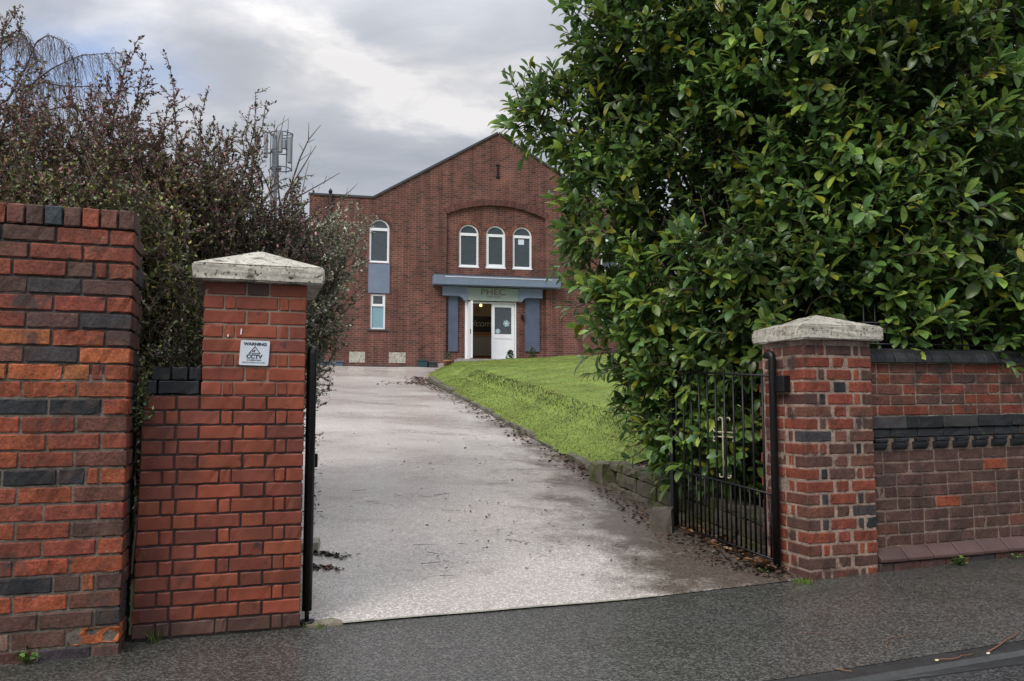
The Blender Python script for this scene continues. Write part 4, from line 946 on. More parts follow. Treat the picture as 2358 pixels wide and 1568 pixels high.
# ------------------------------------------------------------------ laurel
def curve(a, b, bend, n):
    a = np.asarray(a, float); b = np.asarray(b, float); c = (a + b) / 2 + np.asarray(bend); t = np.linspace(0, 1, n)[:, None]
    return (1 - t) ** 2 * a + 2 * t * (1 - t) * c + t * t * b
def laurel():
    base = np.array([2.75, 7.0, .35])
    th = thing('cherry_laurel', 'huge glossy large leaved laurel overhanging the right pillar and boundary wall', 'shrub', tuple(base))
    B = [(1395, 60, 7.2, .42), (1440, 180, 7.2, .5), (1345, 300, 7.3, .42), (1245, 265, 7.3, .22), (1300, 270, 7.3, .3), (1430, 400, 7.3, .62), (1400, 520, 7.3, .5), (1450, 640, 7.3, .55), (1480, 760, 7.2, .48), (1500, 890, 7.15, .40), (1530, 985, 7.1, .32), (1620, 990, 6.9, .36),
         (1690, 900, 6.75, .40), (1600, 800, 7.0, .55), (1600, 620, 7.1, .7), (1580, 420, 7.2, .75), (1560, 200, 7.1, .8), (1540, 30, 7.0, .75), (1720, 60, 6.7, .75), (1740, 260, 6.7, .65), (1820, 440, 6.35, .40), (1720, 520, 6.6, .42), (1730, 690, 6.65, .5), (1690, 800, 6.6, .36),
         (1900, 150, 6.4, .8), (1920, 330, 6.25, .55), (1960, 480, 6.05, .42), (1900, 640, 6.25, .5), (2060, 60, 6.3, .85), (2080, 300, 6.2, .7), (2110, 480, 6.0, .42), (2040, 640, 6.25, .55), (2160, 640, 6.25, .5), (2250, 140, 6.3, .9), (2260, 390, 6.1, .55), (2300, 620, 6.3, .6), (2330, 740, 6.4, .38), (2130, 735, 6.35, .32), (2060, 735, 6.05, .24), (2190, 742, 6.15, .22), (2270, 735, 6.2, .26), (2350, 742, 6.25, .24), (1960, 700, 6.0, .22), (1850, 690, 6.1, .22), (1640, 1045, 6.9, .3), (1720, 1000, 6.55, .3), (1745, 900, 6.4, .26), (1765, 770, 6.1, .22), (1700, 740, 6.35, .3), (1820, 720, 6.0, .18), (2050, 768, 5.92, .17), (2140, 775, 6.0, .17), (2230, 772, 6.05, .18), (2320, 775, 6.1, .18), (1660, 600, 6.3, .3), (1790, 610, 6.1, .3), (1990, 560, 5.95, .3),
         (2420, 250, 6.3, .9), (2450, 560, 6.3, .8), (1640, -120, 6.9, .9), (1950, -160, 6.5, 1.0), (2250, -150, 6.5, 1.0), (2600, 150, 6.6, 1.1), (2620, 520, 6.6, .9),
         (1480, -120, 7.2, .6), (1560, 330, 8.3, .9), (1750, 250, 8.0, 1.1), (2050, 250, 7.6, 1.1), (2350, 300, 7.6, 1.1), (1620, 700, 8.2, .8), (1900, 620, 7.7, .9), (2200, 640, 7.4, .8)]
    def sh(x, y): return x + (0 if y in (265, 270) else np.clip((1660 - x) / 220, 0, 1) * (40 if y < 820 else 62))
    BL = [(P(sh(x, y), y, d), r) for x, y, d, r in B]
    ctr = np.array([c for c, _ in BL]); rr = np.array([r for _, r in BL])
    P_, D_, S_, C_, U_, Wd = [], [], [], [], [], []
    stems = MB()
    pal = [(.088, .172, .038), (.118, .205, .044), (.155, .235, .05), (.066, .135, .04), (.092, .175, .06)]
    def shoot(p, ax, ln, n, ls, tone):
        ax = ax / np.linalg.norm(ax); ref = np.cross(ax, rng.normal(0, 1, 3)); ref /= np.linalg.norm(ref); r2 = np.cross(ax, ref)
        bend = rng.normal(0, .05, 3)
        pts = curve(p, p + ax * ln, bend, 4); stems.tube(pts, [.006, .005, .004, .002], 4, cap=False)
        ph = rng.uniform(0, 6.28)
        for k in range(n):
            t = (k + .5) / n; q = (1 - t) ** 2 * pts[0] + 2 * t * (1 - t) * (p + ax * ln / 2 + bend) + t * t * pts[-1]
            a = ph + k * 2.4; el = rad(74 - 46 * t) + rng.normal(0, .14)
            d = ax * math.cos(el) + (ref * math.cos(a) + r2 * math.sin(a)) * math.sin(el)
            d = d + UP * rng.normal(-.10, .10); d /= np.linalg.norm(d)
            P_.append(q); D_.append(d); up = ax * 1.0 + UP * .8 - d * .2 + rng.normal(0, .22, 3); U_.append(up)
            S_.append(ls * rng.uniform(.55, 1.2) * (1 - .18 * abs(t - .45))); Wd.append(rng.uniform(.85, 1.15))
            c = np.array(random.choice(pal)) * tone * rng.uniform(.75, 1.3)
            x = rng.random()
            if t > .65 and rng.random() < .5: c = c * np.array([1.6, 1.35, 1.15])
            if x < .045: c = np.array([.27, .27, .03]) * rng.uniform(.7, 1.2)
            elif x < .0385: c = np.array([.45, .17, .015])
            C_.append(c)
    eye = np.array([0, 0, CZ])
    CAV = [P(1640, 540, 6.75), P(1800, 330, 6.3), P(2270, 560, 5.95)]
    for (c, r) in BL:
        n = int(680 * r * r) + 20
        for _ in range(n):
            v = rng.normal(0, 1, 3); v /= np.linalg.norm(v)
            tocam = (eye - c) / np.linalg.norm(eye - c)
            if v @ tocam < -.35: continue
            p = c + v * r * (rng.uniform(.74, 1.04) if rng.random() < .8 else rng.uniform(.3, .7))
            ins = (np.linalg.norm(ctr - p, axis=1) < rr * .68).sum()
            if ins > 0 and rng.random() < .72: continue
            s, q = sq(p[0], p[1])
            if q < .20 and p[2] < 1.60: continue
            if q < -.12: continue
            if p[2] < hz(p[0], p[1]) + .25: continue
            if (np.linalg.norm(p - CAV[0]) < .62 or np.linalg.norm(p - CAV[1]) < .36 or np.linalg.norm(p - CAV[2]) < .4) and rng.random() < .72: continue
            ax = v * .9 + UP * rng.uniform(.15, .85) + rng.normal(0, .28, 3)
            ln = rng.uniform(.14, .34)
            if p[2] < 1.6 and ((p + ax / np.linalg.norm(ax) * (ln + .12))[:2] @ N_[:2] - T0) < .30 and s > 3.2: continue
            shoot(p, ax, ln, rng.integers(8, 14), rng.uniform(.105, .165), float(np.clip(.95 + .28 * math.sin(p[0] * 3.3 + p[2] * 2.1) + .22 * math.sin(p[2] * 4.7 - p[0] * 2) + rng.normal(0, .16), .5, 1.6)))
    for _ in range(1500):
        s_ = rng.uniform(3.6, 8.6); q_ = rng.uniform(1.2, 3.4); z_ = rng.uniform(.9, 4.6); p = Wp(s_ + .3 * q_, T0 + q_, z_)
        if p[0] < 1.9 or z_ < 1.2 and p[0] < 2.4: continue
        shoot(p, rng.normal(0, .6, 3) + UP, .25, 11, .16, .7)
    # leaders that break the outline
    for px, py, d, qx, qy in ((1215, 270, 7.2, 1176, 238), (1225, 255, 7.25, 1205, 205), (1240, 300, 7.2, 1185, 262), (1350, 90, 7.2, 1322, 20), (1340, 120, 7.2, 1302, 55), (1330, 180, 7.2, 1290, 130), (1320, 215, 7.2, 1286, 165), (1400, 40, 7.2, 1362, -10), (1420, 20, 7.1, 1380, -50), (1370, 650, 7.1, 1336, 655), (1400, 690, 7.1, 1350, 690), (1420, 800, 7.1, 1385, 765), (1280, 380, 7.2, 1240, 350), (1300, 440, 7.2, 1252, 440), (1480, 940, 7.0, 1432, 930), (1470, 1000, 7.0, 1440, 1010), (1660, 1060, 6.55, 1640, 1085), (1600, 1050, 6.7, 1580, 1075),
                              (1820, 470, 6.0, 1880, 350), (1750, 440, 6.05, 1700, 330), (1840, 250, 6.05, 1790, 190), (1960, 480, 5.85, 2010, 400), (2180, 290, 5.85, 2150, 180), (2100, 500, 5.8, 2150, 460), (1890, 460, 5.9, 1960, 455)):
        sx_ = 0 if py in (270, 255, 300) else 36 if px < 1560 and py < 820 else 55 if px < 1560 else 0
        a = P(px + sx_, py, d); bq = P(qx + sx_, qy, d - .05); shoot(a, bq - a, np.linalg.norm(bq - a) * .8, 15, .145, 1.15)
    stems.build('twigs', M['twig'], th, False, False)
    # main limbs and a thicket of bare upright stems inside
    tb = MB()
    for i, (c, r) in enumerate(BL):
        b0 = base + np.array([rng.uniform(-.5, 2.2) if c[0] > 2.2 else rng.uniform(-.7, .3), rng.uniform(-.15, .6), 0]); b0[0] = max(b0[0], xb(b0[1]) + .45); b0[2] = .3
        if c[0] > 4.2: b0[0] += 1.6
        e = c - UP * r * .2; bd = np.array([0, 0, .4]) + rng.normal(0, .15, 3)
        tb.tube(curve(b0, e, bd, 9), np.linspace(.035, .010, 9) * rng.uniform(.7, 1.25), 6)
        for _ in range(4):
            v = rng.normal(0, 1, 3); v[2] = abs(v[2]); v /= np.linalg.norm(v); tb.tube(curve(e, e + v * r * .95, rng.normal(0, .05, 3), 5), np.linspace(.010, .003, 5), 5)
    for _ in range(150):
        x = rng.uniform(1.6, 6.2); s_ = rng.uniform(.95, 2.0)
        b0 = Wp(rng.uniform(3.75, 7.5) + .35 * s_, T0 + s_, .3); t_ = b0 + np.array([rng.normal(0, .35), rng.normal(0, .3), rng.uniform(1.5, 3.6)])
        tb.tube(curve(b0, t_, rng.normal(0, .15, 3), 7), np.linspace(.016, .005, 7), 5)
    tb.build('trunk', M['bark'], th, True, False)
    leaves('crown', LEAF_L, P_, D_, S_, C_, M['leafbig'], th, U_, Wd)
    print('laurel leaves', len(P_))
laurel()
# ------------------------------------------------------------------ small leaved hedges
def spray(acc, tw, root, tip, bend, n_sub, sub_len, leaf, pal, dens=1.0, r0=.014, bare=.12, topbias=0, droop=-.15, toppal=None, ztop=(0, 1), jit=.03):
    """one arching stem with alternating side twigs, leaves along twigs and stem"""
    m = 12; pts = curve(root, tip, bend, m); pts[1:-1] += rng.normal(0, jit, (m - 2, 3))
    tw.tube(pts, np.linspace(r0, .0022, m), 5, cap=False)
    L_ = np.linalg.norm(np.diff(pts, axis=0), axis=1).sum()
    def leafrow(p, q, gap):
        ln = np.linalg.norm(q - p); k = max(1, int(ln / gap * dens)); d = (q - p) / (ln + 1e-9)
        for i in range(k):
            if rng.random() < bare: continue
            x = p + (q - p) * (i + rng.random()) / k; v = d * .5 + rng.normal(0, .75, 3) + UP * .15
            c = random.choice(pal)
            if toppal is not None and rng.random() < np.clip((x[2] - ztop[0]) / (ztop[1] - ztop[0]), 0, 1): c = random.choice(toppal)
            acc[0].append(x + rng.normal(0, .004, 3)); acc[1].append(v); acc[2].append(leaf * rng.uniform(.6, 1.35)); acc[3].append(np.array(c) * rng.uniform(.6, 1.5) * (2.3 if rng.random() < .8 else 4.2))  # a share of the leaves coloured far brighter, as painted highlights
    for k in range(n_sub):
        t = .12 + .88 * (k + rng.random()) / n_sub; i = min(m - 2, int(t * (m - 1))); f = t * (m - 1) - i
        p = pts[i] * (1 - f) + pts[i + 1] * f; d = pts[i + 1] - pts[i]; d /= np.linalg.norm(d)
        v = np.cross(d, rng.normal(0, 1, 3)); v /= np.linalg.norm(v); ang = rng.uniform(.5, 1.2)
        dv = d * math.cos(ang) + v * math.sin(ang); sl = sub_len * (1.05 - .75 * t) * rng.uniform(.5, 1.25)
        q = p + dv * sl + UP * droop * sl * rng.uniform(0, 1)
        tw.tube(np.array([p, (p + q) / 2 + rng.normal(0, .02 * sl * 3, 3), q]), [.0042, .003, .0013], 3, cap=False)
        leafrow(p, q, .0078)
    for i in range(int(m * .35), m - 1): leafrow(pts[i], pts[i + 1], .009)
DK = [(.022, .032, .016), (.035, .048, .018), (.05, .062, .020), (.028, .03, .022), (.075, .08, .03), (.06, .035, .03)]
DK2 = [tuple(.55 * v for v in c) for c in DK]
OL = [(.06, .075, .02), (.09, .10, .03), (.11, .095, .03), (.045, .05, .02), (.10, .06, .04), (.04, .06, .025)]
RD = [(.085, .036, .034), (.06, .03, .034), (.12, .058, .052), (.045, .03, .03), (.07, .045, .035)]
GY = [(.12, .125, .10), (.16, .155, .13), (.06, .07, .04), (.035, .045, .02), (.09, .10, .06), (.20, .17, .14)]  # palest tones put the glints of the leaves into their colour
def hedge(name, label, roots, tips, fill, leaf, pal, toppal, ztop, cat='shrub', dens=1.0, sub=.42, nsub=20, base=None, mt='leafsmall'):
    th = thing(name, label, cat, tuple(base)); acc = ([], [], [], []); tw = MB()
    def root(): r = roots[rng.integers(len(roots))]; return np.array(r) + np.array([rng.normal(0, .22), rng.normal(0, .12), 0])
    for px, py, d in tips:
        t = P(px, py, d); r = min((np.array(q) for q in roots), key=lambda q: abs(q[0] - t[0]) + rng.uniform(0, .8)); r = r + np.array([rng.normal(0, .12), rng.normal(0, .1), 0])
        spray(acc, tw, r, t, np.array([(r[0] - t[0]) * .15, 0, .35 * (t[2] - r[2]) * .5]), nsub, sub, leaf, pal, dens, .016, .10, toppal=toppal, ztop=ztop)
    for (px, py, d, n, sx, sy) in fill:
        for _ in range(int(n * 2.1)):
            t = P(px + rng.normal(0, sx), py + rng.normal(0, sy), d + rng.normal(0, .22)); r = root(); r[0] = min(r[0], -r[1] * .34)
            if abs(r[0] - t[0]) > 1.1: r[0] = min(t[0] + rng.uniform(-.9, .9 if name != 'hedge_shrub' else -.3), -r[1] * .34)
            spray(acc, tw, r, t, np.array([0, 0, .25 * (t[2] - r[2])]) + rng.normal(0, .1, 3), nsub - 4, sub, leaf, pal, dens, .011, .10, toppal=toppal, ztop=ztop)
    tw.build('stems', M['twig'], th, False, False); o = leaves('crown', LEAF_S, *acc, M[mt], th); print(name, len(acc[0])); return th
# cotoneaster over the tall left wall
hedge('cotoneaster', 'tall wispy cotoneaster with reddish brown top spilling over the left brick wall', [(x, 5.35 + .1 * x * 0, .1) for x in (-4.6, -4.0, -3.4, -2.9, -2.4, -2.0)],
      [(100, 138, 5.6), (70, 150, 5.7), (45, 190, 5.6), (20, 25, 6.0), (48, 12, 6.0), (52, 28, 6.0), (10, 60, 5.9), (320, 104, 5.8), (300, 118, 5.8), (335, 130, 5.8), (392, 160, 5.7), (345, 175, 5.7), (415, 205, 5.8), (478, 214, 5.8), (440, 250, 5.7), (250, 180, 5.7), (205, 190, 5.7), (160, 205, 5.6), (225, 230, 5.5), (500, 285, 5.8), (150, 300, 5.4), (280, 200, 5.6)],
      [(40, 330, 5.3, 18, 70, 70), (150, 360, 5.3, 16, 60, 60), (260, 340, 5.4, 16, 50, 60), (360, 330, 5.5, 14, 50, 60), (430, 390, 5.5, 12, 50, 50), (80, 420, 5.0, 14, 70, 25), (220, 430, 5.0, 14, 60, 25), (-120, 300, 5.4, 12, 80, 80), (340, 470, 5.2, 10, 40, 30), (60, 240, 5.5, 4, 50, 40), (180, 285, 5.5, 4, 50, 35), (430, 320, 5.7, 4, 50, 35)],
      .029, DK + OL + OL, RD + RD + DK, (2.0, 3.1), base=(-3.2, 5.4, .1), sub=.40, nsub=26)
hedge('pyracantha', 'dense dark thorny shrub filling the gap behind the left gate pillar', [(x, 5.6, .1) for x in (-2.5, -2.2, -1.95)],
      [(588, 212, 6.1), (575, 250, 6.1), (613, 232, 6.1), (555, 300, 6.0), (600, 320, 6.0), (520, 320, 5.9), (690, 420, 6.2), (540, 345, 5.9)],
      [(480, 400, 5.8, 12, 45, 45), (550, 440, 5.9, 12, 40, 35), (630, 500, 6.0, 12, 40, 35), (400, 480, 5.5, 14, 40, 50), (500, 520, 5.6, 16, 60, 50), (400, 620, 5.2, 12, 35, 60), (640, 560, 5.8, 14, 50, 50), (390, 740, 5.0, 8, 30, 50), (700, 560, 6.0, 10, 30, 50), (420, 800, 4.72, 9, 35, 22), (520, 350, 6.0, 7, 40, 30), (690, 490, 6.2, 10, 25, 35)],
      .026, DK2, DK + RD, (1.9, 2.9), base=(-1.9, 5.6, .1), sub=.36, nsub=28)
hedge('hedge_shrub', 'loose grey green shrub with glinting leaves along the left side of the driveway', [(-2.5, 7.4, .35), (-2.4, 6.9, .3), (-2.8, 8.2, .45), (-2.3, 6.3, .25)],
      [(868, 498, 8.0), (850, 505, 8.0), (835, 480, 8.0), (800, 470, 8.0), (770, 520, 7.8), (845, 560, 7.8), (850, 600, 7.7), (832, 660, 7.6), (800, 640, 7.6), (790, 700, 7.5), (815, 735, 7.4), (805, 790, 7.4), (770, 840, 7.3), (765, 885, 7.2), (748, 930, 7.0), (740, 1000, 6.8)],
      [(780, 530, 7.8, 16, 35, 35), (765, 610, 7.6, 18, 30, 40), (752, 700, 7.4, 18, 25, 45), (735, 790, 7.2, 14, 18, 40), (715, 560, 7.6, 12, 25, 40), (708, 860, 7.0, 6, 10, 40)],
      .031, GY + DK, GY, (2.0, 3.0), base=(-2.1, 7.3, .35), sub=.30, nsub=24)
# ivy-like sprig in the gap between the two left walls
th = thing('creeper', 'small bright leaved creeper growing from the gap between the two left walls', 'plant', tuple(Wp(-.53, 4.36, 1.0))); acc = ([], [], [], []); tw = MB()
for px, py in ((318, 900), (345, 850), (330, 880), (312, 935), (350, 940), (325, 940), (345, 905), (330, 955), (322, 865)):
    a = P(322 + rng.normal(0, 6), 990, 4.14); spray(acc, tw, a, P(px, py, 3.98), rng.normal(0, .02, 3), 7, .07, .024, [(.06, .085, .03), (.10, .13, .05), (.03, .05, .02)], 1.0, .004, .1, jit=.006)
tw.build('stems', M['twig'], th, False, False); leaves('leaves', LEAF_S, *acc, M['leafsmall'], th)
# ------------------------------------------------------------------ bare trees
def bare_tree(name, label, base, limbs, twigs, r0, mt='twig'):
    th = thing(name, label, 'tree', tuple(base)); tr = MB(); tw = MB()
    for pts in limbs[:1]: tr.tube(np.array(pts), np.linspace(r0, r0 * .4, len(pts)), 8)
    tr.build('trunk', M['bark'], th, True, False)
    for pts, ra, rb in twigs: tw.tube(np.array(pts), np.linspace(ra, rb, len(pts)), 4, cap=False)
    tw.build('crown', M[mt], th, False, False); return th
def birch():
    D = 13.0; b = np.array([P(-60, 500, D)[0], D, hz(-6, D)]); tw = []
    top = P(-40, 60, D); trunk = [b, b + (top - b) * .5 + np.array([.1, 0, 0]), top]
    arcs = [[(-50, 260), (20, 230), (62, 150), (84, 96), (110, 81), (140, 92), (160, 118), (172, 150)], [(-40, 300), (40, 230), (84, 184), (120, 158), (150, 143), (185, 128), (230, 124), (282, 122)], [(-40, 330), (60, 205), (100, 188), (130, 196), (170, 200), (215, 198), (240, 215)], [(-40, 120), (10, 90), (40, 70), (60, 85), (75, 120)], [(0, 300), (80, 260), (150, 245), (230, 262), (300, 300)]]
    for a in arcs:
        pts = np.array([P(x, y, D + rng.normal(0, .1)) for x, y in a]); t = np.linspace(0, len(a) - 1, 30); pts = np.stack([np.interp(t, range(len(a)), pts[:, k]) for k in range(3)], 1)
        tw.append((pts, .021, .004))
        for k in range(4, 30):
            for _ in range(4):
                p = pts[k] + rng.normal(0, .02, 3); ln = rng.uniform(.25, .95); out = rng.normal(0, .18, 3) + np.array([.18, 0, 0])
                q = np.array([p + out * ln * u + UP * (.08 * u - .85 * u * u) * ln for u in np.linspace(0, 1, 6)]); tw.append((q, .0042, .0018))
                if rng.random() < .6:
                    r = q[2]; tw.append((np.array([r + rng.normal(0, .1, 3) * u + UP * (-.4 * u * u) for u in np.linspace(0, 1, 4)]), .003, .0015))
    bare_tree('weeping_birch', 'bare weeping birch with hanging twigs beyond the cotoneaster at far left', b, [trunk], tw, .13)
birch()
def sapling():
    D = 9.0; b = np.array([P(655, 700, D)[0], D, float(hz(-2.5, D))]); tw = []
    def L_(pts, ra=.012, rb=.003): tw.append((np.array([P(x, y, D) for x, y in pts]), ra, rb))
    L_([(655, 470), (690, 365), (710, 322), (738, 288)]); L_([(710, 322), (711, 282)], .006, .002); L_([(705, 330), (725, 320)], .005, .002); L_([(660, 445), (700, 380), (712, 360), (728, 335)], .009); L_([(697, 345), (688, 330)], .004, .002); L_([(690, 370), (715, 352), (716, 335)], .004, .0015)
    L_([(640, 330), (655, 265)], .006, .002); L_([(630, 310), (640, 290), (665, 273)], .006, .002); L_([(700, 445), (745, 420), (782, 398)], .008); L_([(745, 424), (752, 405), (760, 410)], .004, .0015); L_([(720, 435), (718, 422)], .003, .001); L_([(735, 430), (732, 442)], .003, .001)
    L_([(790, 452), (808, 438), (824, 422)], .006, .002); L_([(798, 444), (800, 432), (806, 434)], .003, .001); L_([(712, 505), (790, 452)], .009, .006); L_([(690, 450), (700, 445)], .009, .008); L_([(655, 480), (690, 450)], .012, .009)
    L_([(690, 520), (694, 450), (705, 395), (712, 370)], .007, .002); L_([(655, 520), (600, 390), (540, 330)], .012, .003); L_([(655, 560), (640, 430), (640, 330)], .014, .006); L_([(655, 600), (712, 505)], .014, .009)
    t = [b, P(655, 600, D), P(655, 470, D)]
    bare_tree('bare_sapling', 'thin leafless sapling with straight twigs above the left gate pillar', b, [t], tw, .03)
sapling()
# ------------------------------------------------------------------ stones
def rough_block(mb, c, ax, L_, D_, H_, rot=0, jit=.012, slope=0):
    ax = np.array([ax[0], ax[1], 0]); ax = ax / np.linalg.norm(ax); n = np.array([-ax[1], ax[0], 0]); V = []
    nx, ny, nz = 5, 3, 3
    idx = {}
    for i in range(nx):
        for j in range(ny):
            for k in range(nz):
                if 0 < i < nx - 1 and 0 < j < ny - 1 and 0 < k < nz - 1: continue
                idx[i, j, k] = len(V); e = [(i in (0, nx - 1)), (j in (0, ny - 1)), (k in (0, nz - 1))]; ins = .93 if sum(e) >= 2 else 1
                V.append(np.array(c) + ax * L_ * (i / (nx - 1) - .5) * (ins if sum(e) > 1 else 1) + n * D_ * (j / (ny - 1) - .5) * ins + UP * (slope * L_ * (i / (nx - 1) - .5) + H_ * (k / (nz - 1)) * (ins if k else 1)) + rng.normal(0, jit, 3) * .6)
    F = []
    for i in range(nx - 1):
        for j in range(ny - 1):
            F += [(idx[i, j, 0], idx[i, j + 1, 0], idx[i + 1, j + 1, 0], idx[i + 1, j, 0]), (idx[i, j, nz - 1], idx[i + 1, j, nz - 1], idx[i + 1, j + 1, nz - 1], idx[i, j + 1, nz - 1])]
        for k in range(nz - 1):
            F += [(idx[i, 0, k], idx[i + 1, 0, k], idx[i + 1, 0, k + 1], idx[i, 0, k + 1]), (idx[i, ny - 1, k], idx[i, ny - 1, k + 1], idx[i + 1, ny - 1, k + 1], idx[i + 1, ny - 1, k])]
    for j in range(ny - 1):
        for k in range(nz - 1):
            F += [(idx[0, j, k], idx[0, j, k + 1], idx[0, j + 1, k + 1], idx[0, j + 1, k]), (idx[nx - 1, j, k], idx[nx - 1, j + 1, k], idx[nx - 1, j + 1, k + 1], idx[nx - 1, j, k + 1])]
    mb.add(V, F)
def edging():
    th = thing('stone_edging', 'mossy sunken stone edging along the lawn bank beside the driveway', 'edging', (float(xk(14)), 14, float(hz(xk(14), 14))))
    y = 9.0
    while y < 21.5:
        L_ = rng.uniform(.5, .95); x0, x1 = xk(y), xk(y + L_); d = np.array([x1 - x0, L_]); c = np.array([(x0 + x1) / 2 + .06, y + L_ / 2]); z = float(hz(*c))
        hgt = .055 + .03 * rng.random() + (.05 if y > 17.5 else 0) - (.05 if 9.4 < y < 11 else 0)
        mb = MB(); rough_block(mb, (c[0], c[1], z - .05), d, np.linalg.norm(d) * .985, .15, .05 + hgt, jit=.012, slope=float(hz(x1, y + L_) - hz(x0, y)) / np.linalg.norm(d)); o = mb.build('edging_stone', M['grey_stone'], th, False, False); y += L_
edging()
def low_wall():
    a, b = BW1, BW0; d = b - a; L_ = np.linalg.norm(d); d /= L_
    th = thing('stone_wall', 'low mossy block retaining wall under the laurel behind the open gate', 'wall', (*((a + b) / 2), float(hz(*((a + b) / 2)))))
    for k in range(3):
        u = (.24 if k == 1 else .05 if k == 2 else 0)
        while u < L_:
            w_ = rng.uniform(.28, .5); w_ = min(w_, L_ - u); 
            if w_ < .06: break
            c = a + d * (u + w_ / 2); sl_ = float(hz(*b) - hz(*a)) / L_; zb = float(hz(*a)) + sl_ * (u + w_ / 2) + (-.09, .035, .165)[k]
            n = np.array([-d[1], d[0]]); c = c + n * (-.0 - .03 * k) * -1 * (1 if n[0] > 0 else -1)
            mb = MB(); rough_block(mb, (*c, zb), d, w_ * .98, .16 if k < 2 else .2, (.12, .125, .075)[k], jit=.007, slope=sl_); mb.build('block', M['grey_stone'], th, False, False); u += w_
    mb = MB(); rough_block(mb, (a[0] - .02, a[1] + .05, float(hz(*a)) - .05), d, .34, .24, .27, jit=.012); mb.build('end_block', M['grey_stone'], th, False, False)
low_wall()
M['block'] = mat('kerb_block', (.085, .073, .058), rough=.8, noise=[(12, .7, 1.2), (60, .8, 1.15)], bump=[(40, .5, .006)])
c = GH(1528, 1226); mb = MB(); rough_block(mb, (c[0], c[1] + .05, c[2] - .06), (1, -.25), .17, .24, .26, jit=.006)
tag(mb.build('stone_block', M['block'], None, False, False), 'single squat stone block beside the free end of the open gate', 'block')
c = GH(716, 1272); mb = MB(); rough_block(mb, (c[0] - .10, c[1] + .08, c[2] - .02), (1, .2), .28, .24, .09, jit=.006)
tag(mb.build('paving_slab', mat('slab_stone', (.27, .25, .2), rough=.8, noise=(12, .7, 1.2)), None, False, False), 'pale stone slab lying beside the left gate on the driveway', 'slab')
mb = MB(); c = Wp(.40, 4.47, 0); rough_block(mb, (c[0], c[1], -.03), R_[:2], .20, .14, .045, jit=.006)
tag(mb.build('threshold_stone', mat('threshold', (.20, .175, .13), rough=.8, noise=(14, .6, 1.3)), None, False, False), 'flat worn stone at the foot of the left gate post', 'stone')
# ------------------------------------------------------------------ grass
def blades(name, P0, h, wd, lean, C):
    n = len(P0); a = rng.uniform(0, 6.283, n); d = np.stack([np.cos(a), np.sin(a), np.zeros(n)], 1); b = rng.uniform(0, 6.283, n)
    tip = P0 + np.stack([np.cos(b) * lean * h, np.sin(b) * lean * h, h], 1); mid = P0 + (tip - P0) * .55 + UP * (h * .12)[:, None]
    V = np.stack([P0 - d * wd[:, None], P0 + d * wd[:, None], mid + d * wd[:, None] * .7, mid - d * wd[:, None] * .7, tip], 1).reshape(-1, 3)
    k = np.arange(n)[:, None] * 5
    F = np.concatenate([k + [0, 1, 2], k + [0, 2, 3], k + [3, 2, 4]], 0)
    o = mk(name, V, F, M['grass'], None, np.repeat(np.clip(C, .003, 1), 5, axis=0), False); return o
def lawn_grass():
    n = 150000; y = 8.7 + 18.2 * rng.random(n) ** 1.25; u = 9.5 * rng.random(n) ** 1.15; x = xk(y) + u + .03
    keep = x < y * .42 + 1.5; x, y, u = x[keep], y[keep], u[keep]; n = len(x)
    z = lawnz(x, y)
    pat = np.sin(x * 1.7 + y * .6) * .5 + np.sin(x * .7 - y * 1.3 + 1) * .5 + rng.normal(0, .35, n)
    base = np.array([.145, .205, .042]); yel = np.array([.265, .25, .048]); C = base + (yel - base) * np.clip(pat * .5 + .2, 0, 1)[:, None]
    crest = np.exp(-((u - .80) / .17) ** 2) * (y < 19.5) * (y > 9); bankm = (u < .8) & (y < 20)
    rnd = rng.random(n) + .35 * np.sin(y * 4.3) + .25 * np.sin(y * 9.1 + 2)
    dark = (crest > .25) & (rnd > .3); C[dark] = np.array([.042, .036, .018]) * rng.uniform(.5, 1.4, (dark.sum(), 1))
    mid = bankm & (rng.random(n) < .4); C[mid] = np.array([.075, .085, .022]) * rng.uniform(.6, 1.3, (mid.sum(), 1))
    moss = (u < .35) & (rng.random(n) < .5) & (y < 20); C[moss] = np.array([.14, .16, .012])
    C *= rng.uniform(.65, 1.3, (n, 1)); h = rng.uniform(.008, .016, n) + .045 * crest * rng.random(n) + .012 * bankm * rng.random(n)
    far = np.clip((y - 9) / 15, 0, 1)
    tag(blades('grass', np.stack([x, y, z - .004], 1), h, rng.uniform(.0022, .0042, n) * (1 + 1.3 * far), rng.uniform(.2, 1.1, n), C), kind='stuff')
lawn_grass()
def tuft(name, label, p, n, h, spread, cols):
    a = rng.normal(0, spread, (n, 3)); a[:, 2] = 0; C = np.array([np.array(random.choice(cols)) * rng.uniform(.7, 1.3) for _ in range(n)])
    o = blades(name, np.array(p) + a, rng.uniform(.4, 1, n) * h, np.full(n, .0022), rng.uniform(.2, 1.2, n), C); tag(o, label, 'weed' if 'weed' in name else 'grass tuft')
GR = [(.07, .12, .03), (.12, .17, .04), (.05, .08, .02)]
tuft('grass_tuft', 'small grass tuft at the foot of the low red wing wall', Wp(-.42, 4.375, .0), 26, .09, .018, GR)
tuft('grass_tuft', 'bright grass tuft at the foot of the left gate post', Wp(.36, 4.40, .0), 40, .035, .03, GR)
tuft('grass_tuft', 'mossy green tuft at the front corner of the right gate pillar', Wp(3.36, 4.37, .035), 120, .03, .035, [(.09, .16, .02), (.13, .19, .03)])
